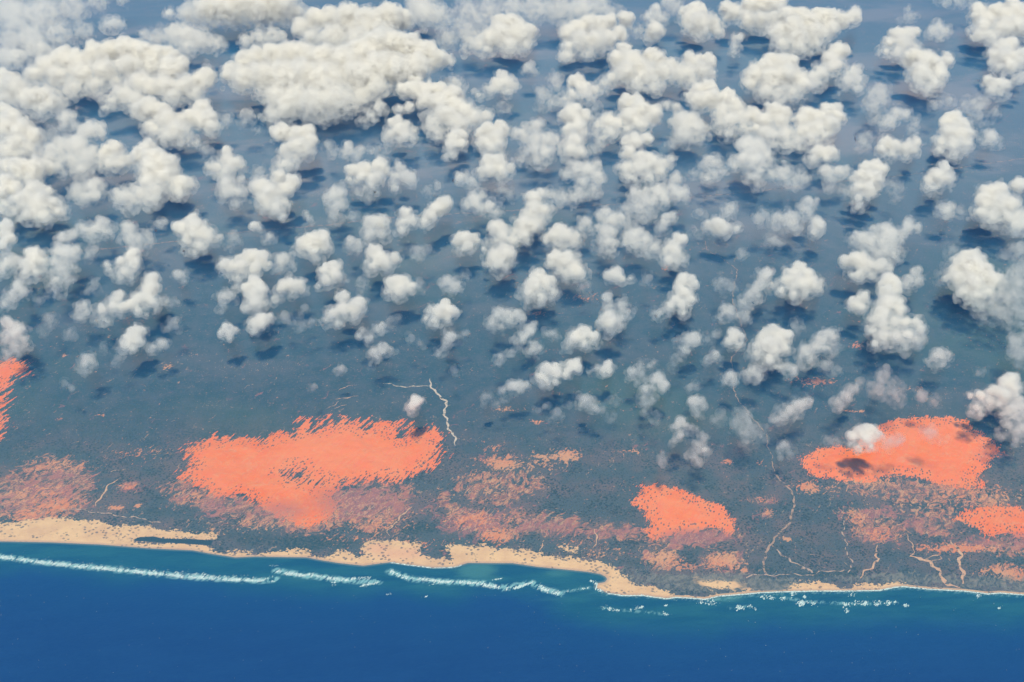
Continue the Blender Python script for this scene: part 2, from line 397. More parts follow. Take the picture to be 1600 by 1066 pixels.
    # dunes
    dc = g.mix(g.step(n_mid, .35, .7), (.88, .165, .008), (.84, .215, .040))
    dc = g.mix(g.math('MULTIPLY', g.step(g.noise(g.pos(rot=-20, scale=(1 / 420, 1 / 110, 1)), 1, 5, .6, .8), .50, .66), .55), dc, (.76, .34, .15))
    dc = g.mix(g.math('MULTIPLY', g.step(n_warp2, .54, .66), .5), dc, (.60, .16, .05))
    dc = g.mix(g.math('MULTIPLY', g.step(n_big, .42, .62), .55), dc, (.86, .26, .085))
    dc = g.mix(g.math('MULTIPLY', g.step(n_str, .45, .7), .6), dc, (.88, .17, .04))
    dc = g.mix(g.math('MULTIPLY', g.step(g.math('ADD', M, g.math('MULTIPLY', n_fin, .3)), .35, .95), .7), dc, (.45, .16, .11))
    fg = g.attr('finger')
    ed = g.math('ADD', D, g.math('MULTIPLY', g.math('SUBTRACT', n_str, .5), g.math('MULTIPLY', fg, 680)))
    ed = g.math('ADD', ed, g.math('MULTIPLY', g.math('SUBTRACT', n_str2, .5), 220))
    ed = g.math('ADD', ed, g.math('MULTIPLY', g.math('SUBTRACT', n_fin, .5), 90))
    ed = g.math('ADD', ed, g.math('MULTIPLY', g.math('SUBTRACT', n_warp, .5), 260))
    dm = g.step(ed, -6, 10)
    near = g.math('MULTIPLY', g.step(D, 420, 40), g.step(D, -160, -20))
    dots = g.step(g.voro(g.pos(rot=19, scale=(1 / 30, 1 / 58, 1 / 50)), 1), .36, .25)
    dots = g.math('MULTIPLY', dots, g.step(g.math('ADD', near, g.math('MULTIPLY', g.noise(p, 1 / 200, 2), .9)), .95, 1.25))
    dm = g.math('MULTIPLY', dm, g.math('SUBTRACT', 1, g.math('MULTIPLY', dots, .85)))
    col = g.mix(dm, col, dc)
    col = g.mix(g.step(g.math('ADD', LG, g.math('MULTIPLY', g.math('SUBTRACT', n_mid, .5), 30)), -4, 8), col, (.03, .05, .05))
    b = g.t.nodes.new('ShaderNodeBsdfPrincipled')
    g.put(b.inputs['Base Color'], col); b.inputs['Roughness'].default_value = 1.0
    b.inputs['Specular IOR Level'].default_value = 0.1
    bp = g.t.nodes.new('ShaderNodeBump'); bp.inputs['Strength'].default_value = 1.0; bp.inputs['Distance'].default_value = 10.0
    g.put(bp.inputs['Height'], g.math('ADD', g.math('MULTIPLY', n_str2, .7), g.math('MULTIPLY', n_fin, .6)))
    g.t.links.new(bp.outputs[0], b.inputs['Normal'])
    g.t.links.new(b.outputs[0], g.out.inputs['Surface'])
    return g.m


land_mat = land_material()
fc = F
owner = np.zeros(len(fc), int)                                    # 0 ground, 1 beach, 2.. dunes
fmin = lambda arr: arr[fc].mean(1)
owner[(fmin(bc) > 0) & (fmin(sh) < 900)] = 1
for k, d in enumerate(dune_f):
    owner[fmin(d) > 0] = 2 + k


def sub_mesh(name, sel):
    f = fc[sel]
    used, inv = np.unique(f, return_inverse=True)
    me = bpy.data.meshes.new(name)
    n, m = len(used), len(f)
    me.vertices.add(n); me.vertices.foreach_set('co', V[used].astype(np.float32).ravel())
    me.loops.add(m * 4); me.loops.foreach_set('vertex_index', inv.astype(np.int32).ravel())
    me.polygons.add(m); me.polygons.foreach_set('loop_start', np.arange(0, m * 4, 4, dtype=np.int32))
    me.polygons.foreach_set('use_smooth', np.ones(m, bool))
    me.update(calc_edges=True)
    for k, v in fields.items():
        a_ = me.attributes.new(k, 'FLOAT', 'POINT'); a_.data.foreach_set('value', v[used])
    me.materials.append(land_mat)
    o = bpy.data.objects.new(name, me); COL.objects.link(o)
    return tag(o, kind='structure')


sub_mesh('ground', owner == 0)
sub_mesh('beach', owner == 1)
for k in range(len(DUNES)): sub_mesh('dune', owner == 2 + k)


# ------------------------------------------------------------------ sea
def sea_material():
    g = NT('sea water')
    p = g.pos()
    d = g.attr('offshore')                                         # metres from the shore
    n1 = g.noise(p, 1 / 900, 4, .55)
    n2 = g.noise(g.pos(rot=-6, scale=(1 / 700, 1 / 160, 1)), 1, 4, .6)
    dd = g.math('ADD', d, g.math('MULTIPLY', g.math('SUBTRACT', n1, .5), 500))
    dd = g.math('ADD', dd, g.math('MULTIPLY', g.math('SUBTRACT', n2, .5), 160))
    deep = g.mix(n1, (.0015, .019, .108), (.002, .023, .120))
    deep = g.mix(g.math('MULTIPLY', g.step(n2, .4, .65), .6), deep, (.004, .030, .132))
    deep = g.mix(g.math('MULTIPLY', g.step(g.noise(g.pos(rot=-14, scale=(1 / 90, 1 / 38, 1)), 1, 4, .65), .45, .65), .35), deep, (.006, .036, .138))
    shelf = g.mix(g.step(n2, .35, .65), (.004, .060, .105), (.012, .090, .118))
    col = g.mix(g.step(dd, 1500, 250), deep, g.mix(.5, deep, (.002, .050, .145)))
    col = g.mix(g.step(dd, 720, 260), col, shelf)
    pl = g.math('ADD', g.attr('plume'), g.math('MULTIPLY', g.math('SUBTRACT', n2, .5), .7))
    col = g.mix(g.math('MULTIPLY', g.step(pl, .25, .9), .8), col, (.05, .17, .16))
    fr = g.math('MULTIPLY', g.attr('froth'), g.step(g.noise(g.pos(rot=30, scale=(1 / 34, 1 / 110, 1)), 1, 4, .65, .6), .36, .60))
    col = g.mix(g.math('MULTIPLY', g.step(fr, .12, .75), .8), col, (.26, .50, .50))
    col = g.mix(g.step(d, 35, 5), col, (.12, .16, .15))
    b = g.t.nodes.new('ShaderNodeBsdfPrincipled')
    g.put(b.inputs['Base Color'], col); b.inputs['Roughness'].default_value = .32; b.inputs['IOR'].default_value = 1.33
    b.inputs['Specular IOR Level'].default_value = 0.25
    bp = g.t.nodes.new('ShaderNodeBump'); bp.inputs['Strength'].default_value = 1.0; bp.inputs['Distance'].default_value = 5.0
    g.put(bp.inputs['Height'], g.noise(g.pos(rot=-12, scale=(1 / 60, 1 / 24, 1)), 1, 3, .6))
    g.t.links.new(bp.outputs[0], b.inputs['Normal'])
    g.t.links.new(b.outputs[0], g.out.inputs['Surface'])
    return g.m


sx = np.concatenate([-far_out(7400, 100, 300000, 1.5)[::-1], spread(-7400, 7400, 25), far_out(7400, 100, 300000, 1.5)])
sy = np.concatenate([-far_out(-8500, 200, 250000, 1.6)[::-1], spread(8500, 10500, 100), spread(10525, 13000, 25), spread(13100, 14000, 100), np.array([14300., 15000., 17000., 22000., 30000.])])
SX, SY, SF = tensor(sx, sy)
ssh = sdf_poly(LAND, SX, SY)
keep = ~((ssh[SF] > 120).all(1))
SF = SF[keep]
sea = link_mesh('sea', np.stack([SX, SY, np.zeros_like(SX)], -1), SF, [sea_material()])
a_ = sea.data.attributes.new('offshore', 'FLOAT', 'POINT'); a_.data.foreach_set('value', np.clip(-ssh, -4000, 8000).astype(np.float32))
pl_ = patches([(745, 892, 38, 16, 1), (770, 905, 40, 10, .5), (870, 895, 30, 8, .6), (1130, 934, 34, 7, 1.2), (680, 915, 60, 14, .4), (860, 935, 60, 14, .35), (940, 925, 50, 12, .5), (480, 905, 60, 8, .4), (200, 890, 160, 6, .35)], SX, SY)
a_ = sea.data.attributes.new('plume', 'FLOAT', 'POINT'); a_.data.foreach_set('value', pl_.astype(np.float32))
fr_ = np.zeros(len(SX))
for q_, pl in enumerate(FROTH):
    P_ = gp(pl)
    wt_ = (1, 1, 1, .9, .5, .55, .5, .5, .45)[q_]
    for (ax, ay), (bx, by) in zip(P_[:-1], P_[1:]):
        ex, ey = bx - ax, by - ay
        t_ = np.clip(((SX - ax) * ex + (SY - ay) * ey) / (ex * ex + ey * ey), 0, 1)
        dd_ = np.hypot(SX - ax - t_ * ex, SY - ay - t_ * ey)
        fr_ = np.maximum(fr_, wt_ * np.exp(-(dd_ / (52 if q_ < 4 else 36)) ** 2))
a_ = sea.data.attributes.new('froth', 'FLOAT', 'POINT'); a_.data.foreach_set('value', fr_.astype(np.float32))
tag(sea, kind='structure')


# ------------------------------------------------------------------ breaking waves: flat shreds of foam on the water
def surf():
    rs = random.Random(7)
    vs, fs = [], []

    def shred(px, py, l, w, ang, z=.6):
        cx, cy, t = at(px, py, z)
        s = t / FPX
        n = rs.randint(7, 10)
        base = len(vs)
        ca, sa = math.cos(ang), math.sin(ang)
        for i in range(n):
            th = 2 * math.pi * i / n
            k = rs.uniform(.45, 1.15)
            ux, uy = math.cos(th) * l * k, math.sin(th) * w * k
            x_, y_ = ux * ca - uy * sa, ux * sa + uy * ca
            vs.append((cx + x_ * s, cy + y_ * s * 1.6, z + rs.uniform(0, .2)))
        fs.append(list(range(base, base + n)))

    def line(pts, dens, th, l=3.0, w=.62, ang=.85):
        dens *= 1.9; th *= 1.35
        for (x0, y0), (x1, y1) in zip(pts, pts[1:]):
            L = math.hypot(x1 - x0, y1 - y0)
            for _ in range(int(L * dens)):
                u = rs.random()
                xx = x0 + u * (x1 - x0)
                jit = rs.gauss(0, th) * (.35 + 1.1 * abs(math.sin(xx * .061) * math.sin(xx * .143 + 1) + .5 * math.sin(xx * .37)))
                amp = .7 + .3 * math.sin((x0 + u * (x1 - x0)) * .21) + .25 * math.sin((x0 + u * (x1 - x0)) * .083 + 1)
                if rs.random() > amp + .1: continue
                q = rs.uniform(.3, 1.1) * (1.25 - min(abs(jit) / (th * 2.2), 1))
                shred(x0 + u * (x1 - x0) + jit * .6, y0 + u * (y1 - y0) - jit * .8, l * q, w * q, ang + rs.uniform(-.35, .35))
    line([(-40, 866), (0, 870), (30, 874), (60, 878), (120, 884.5), (180, 890), (240, 896.5), (300, 902), (360, 905.5), (412, 907.5)], 1.7, 1.5)
    line([(-40, 866), (0, 870), (60, 878), (180, 889), (412, 906)], .5, 3.4, 2.0, .6)
    line([(412, 905), (425, 902)], .8, 1.5, 1.4)
    line([(432, 892), (450, 896), (470, 898.5), (490, 899), (510, 903), (545, 907)], 1.7, 1.7)
    line([(548, 905), (570, 903), (580, 904)], 1.0, 1.5)
    line([(562, 916), (575, 913), (590, 911)], 1.5, 1.8)
    line([(420, 884), (440, 883)], .5, 1, 1.2, .4)
    line([(610, 893), (620, 897), (640, 904), (665, 905)], 1.2, 1.9)
    line([(660, 905), (690, 909), (720, 910), (755, 912)], 1.7, 1.4)
    line([(755, 914), (780, 918)], 2.0, 2.0)
    line([(790, 920), (805, 919), (820, 914), (832, 910)], 2.0, 1.6)
    line([(840, 916), (855, 923), (875, 928)], 2.2, 2.4)
    line([(770, 906), (785, 904)], .8, .8, 1.3); line([(670, 915), (680, 912)], .6, 1, 1)
    line([(880, 925), (905, 921), (920, 918)], .5, 1.4, 1.5)
    line([(922, 907), (933, 912), (931, 920), (950, 927)], 1.3, 1.5, 1.8)
    line([(940, 948), (955, 952), (970, 954)], .5, 2, 1.6); line([(985, 952), (1005, 949)], .7, 2, 1.8)
    for x, y, n_, s_ in [(1003, 949, 5, 3), (1040, 960, 10, 3.2), (1040, 946, 4, 2), (1155, 950, 16, 5), (1110, 942, 10, 7), (1172, 947, 5, 3), (955, 952, 8, 4), (425, 908, 4, 2), (1095, 941, 8, 4),
                         (1206, 934, 7, 4), (1225, 935, 7, 4), (1252, 942, 26, 6), (1258, 933, 5, 3), (1240, 928, 8, 5), (1270, 942, 8, 6), (1322, 945, 12, 5), (1323, 955, 6, 3), (1338, 942, 6, 4),
                         (1352, 942, 14, 4.5), (1370, 943, 12, 5), (1388, 942, 12, 4), (1399, 941, 5, 2.5), (1415, 946, 9, 3.5), (1528, 931, 6, 3), (1561, 950, 5, 2.2), (1003, 930, 3, 3),
                         (1192, 933, 5, 4), (1180, 951, 3, 3), (1330, 930, 4, 5), (520, 912, 3, 5), (608, 929, 2, 3), (665, 932, 2, 2)]:
        for _ in range(n_ * 3):
            q = rs.uniform(.25, 1.0) ** 1.3
            shred(x + rs.gauss(0, s_ * .62), y + rs.gauss(0, s_ * .40), 2.1 * q, .8 * q, rs.uniform(.2, 1.2))
    # swash along the shore
    for a0, b0, dens in [(14, 19, 1.2), (31, 53, 2.4)]:
        seg = SHORE[a0:b0]
        for (x0, y0), (x1, y1) in zip(seg, seg[1:]):
            L = math.hypot(x1 - x0, y1 - y0)
            for _ in range(int(L * dens)):
                u = rs.random(); q = rs.uniform(.5, 1.2)
                ang = math.atan2((y0 - y1) * 1.3, x1 - x0)
                shred(x0 + u * (x1 - x0), y0 + u * (y1 - y0) + rs.uniform(.1, 1.4), 2.2 * q, .42 * q, ang + rs.uniform(-.2, .2))
    # far-off whitecaps, a pixel each
    for _ in range(170):
        shred(rs.uniform(-20, 1620), 930 + 130 * rs.random() ** 1.6, rs.uniform(.25, .6), rs.uniform(.2, .4), rs.uniform(0, 1))
    g = NT('sea foam')
    b = g.t.nodes.new('ShaderNodeBsdfPrincipled')
    g.put(b.inputs['Base Color'], g.mix(g.step(g.noise(g.pos(), 1 / 14, 2), .4, .6), (.42, .60, .56), (.72, .78, .74))); b.inputs['Roughness'].default_value = .9
    g.t.links.new(b.outputs[0], g.out.inputs['Surface'])
    o = link_mesh('surf_foam', vs, fs, [g.m])
    tag(o, 'broken white surf lines on the blue sea along the shore', 'surf', kind='stuff')


surf()


# ------------------------------------------------------------------ dirt roads and dry river beds: ribbons laid on the ground
def ground_z(x, y):
    i = min(max(np.searchsorted(xs, x) - 1, 0), len(xs) - 2); j = min(max(np.searchsorted(ys, y) - 1, 0), len(ys) - 2)
    q = [j * len(xs) + i, j * len(xs) + i + 1, (j + 1) * len(xs) + i, (j + 1) * len(xs) + i + 1]
    return float(Z[q].max())


def track_mat(name, c0, c1, cover):
    g = NT(name)
    b = g.t.nodes.new('ShaderNodeBsdfPrincipled'); b.inputs['Roughness'].default_value = 1
    n = g.noise(g.pos(), 1 / 30, 3, .6)
    col = g.mix(g.step(n, .35, .65), c0, c1)
    col = g.mix(g.step(g.noise(g.pos(), 1 / 60, 4, .65), 1 - cover - .06, 1 - cover + .06), col, (.07, .065, .045))   # bushes growing in the bed
    g.put(b.inputs['Base Color'], col)
    g.t.links.new(b.outputs[0], g.out.inputs['Surface'])
    return g.m


tm = {'dry_riverbed': track_mat('river sand', (.50, .38, .27), (.66, .54, .42), .42),
      'dirt_road': track_mat('dirt road', (.36, .22, .14), (.46, .28, .17), .47),
      'dirt_track': track_mat('dirt track', (.46, .30, .21), (.54, .36, .25), .46),
      'dry_creek': track_mat('creek sand', (.56, .30, .16), (.66, .40, .23), .42)}
for k, (kind, hw, pts) in enumerate(TRACKS):
    rs = random.Random(k)
    W = gp(pts)
    P = []
    for (p0, p1) in zip(W[:-1], W[1:]):
        n = max(2, int(np.linalg.norm(p1 - p0) / 28))
        for i in range(n): P.append(p0 + (p1 - p0) * i / n)
    P.append(W[-1]); P = np.array(P)
    wob = 0 if kind == 'dirt_road' and hw == 17 and len(pts) > 14 else (7 if 'road' in kind else 13)
    ph = rs.uniform(0, 9)
    t_ = np.gradient(P, axis=0); t_ /= np.linalg.norm(t_, axis=1)[:, None] + 1e-9
    nrm = np.stack([-t_[:, 1], t_[:, 0]], -1)
    s_ = np.arange(len(P))
    P = P + nrm * (wob * (np.sin(s_ * .55 + ph) + .7 * np.sin(s_ * 1.3 + ph * 2)))[:, None]
    vs, fs = [], []
    for i in range(len(P)):
        w_ = hw * (1 + (.25 if 'road' in kind else .55) * rs.uniform(-1, 1))
        if 'creek' in kind or 'bed' in kind: w_ *= min(1, .35 + i / 8, .35 + (len(P) - 1 - i) / 8)
        for s in (-1, 1):
            q = P[i] + nrm[i] * s * w_
            vs.append((q[0], q[1], 0))
    zz = [ground_z(v[0], v[1]) for v in vs]
    zz = [max(zz[max(0, i - 3):i + 4]) for i in range(len(zz))]
    vs = [(v[0], v[1], z + 1.2 + .06 * k) for v, z in zip(vs, zz)]
    for i in range(len(P) - 1): fs.append([2 * i, 2 * i + 1, 2 * i + 3, 2 * i + 2])
    tag(link_mesh(kind, vs, fs, [tm[kind]]), kind='structure')

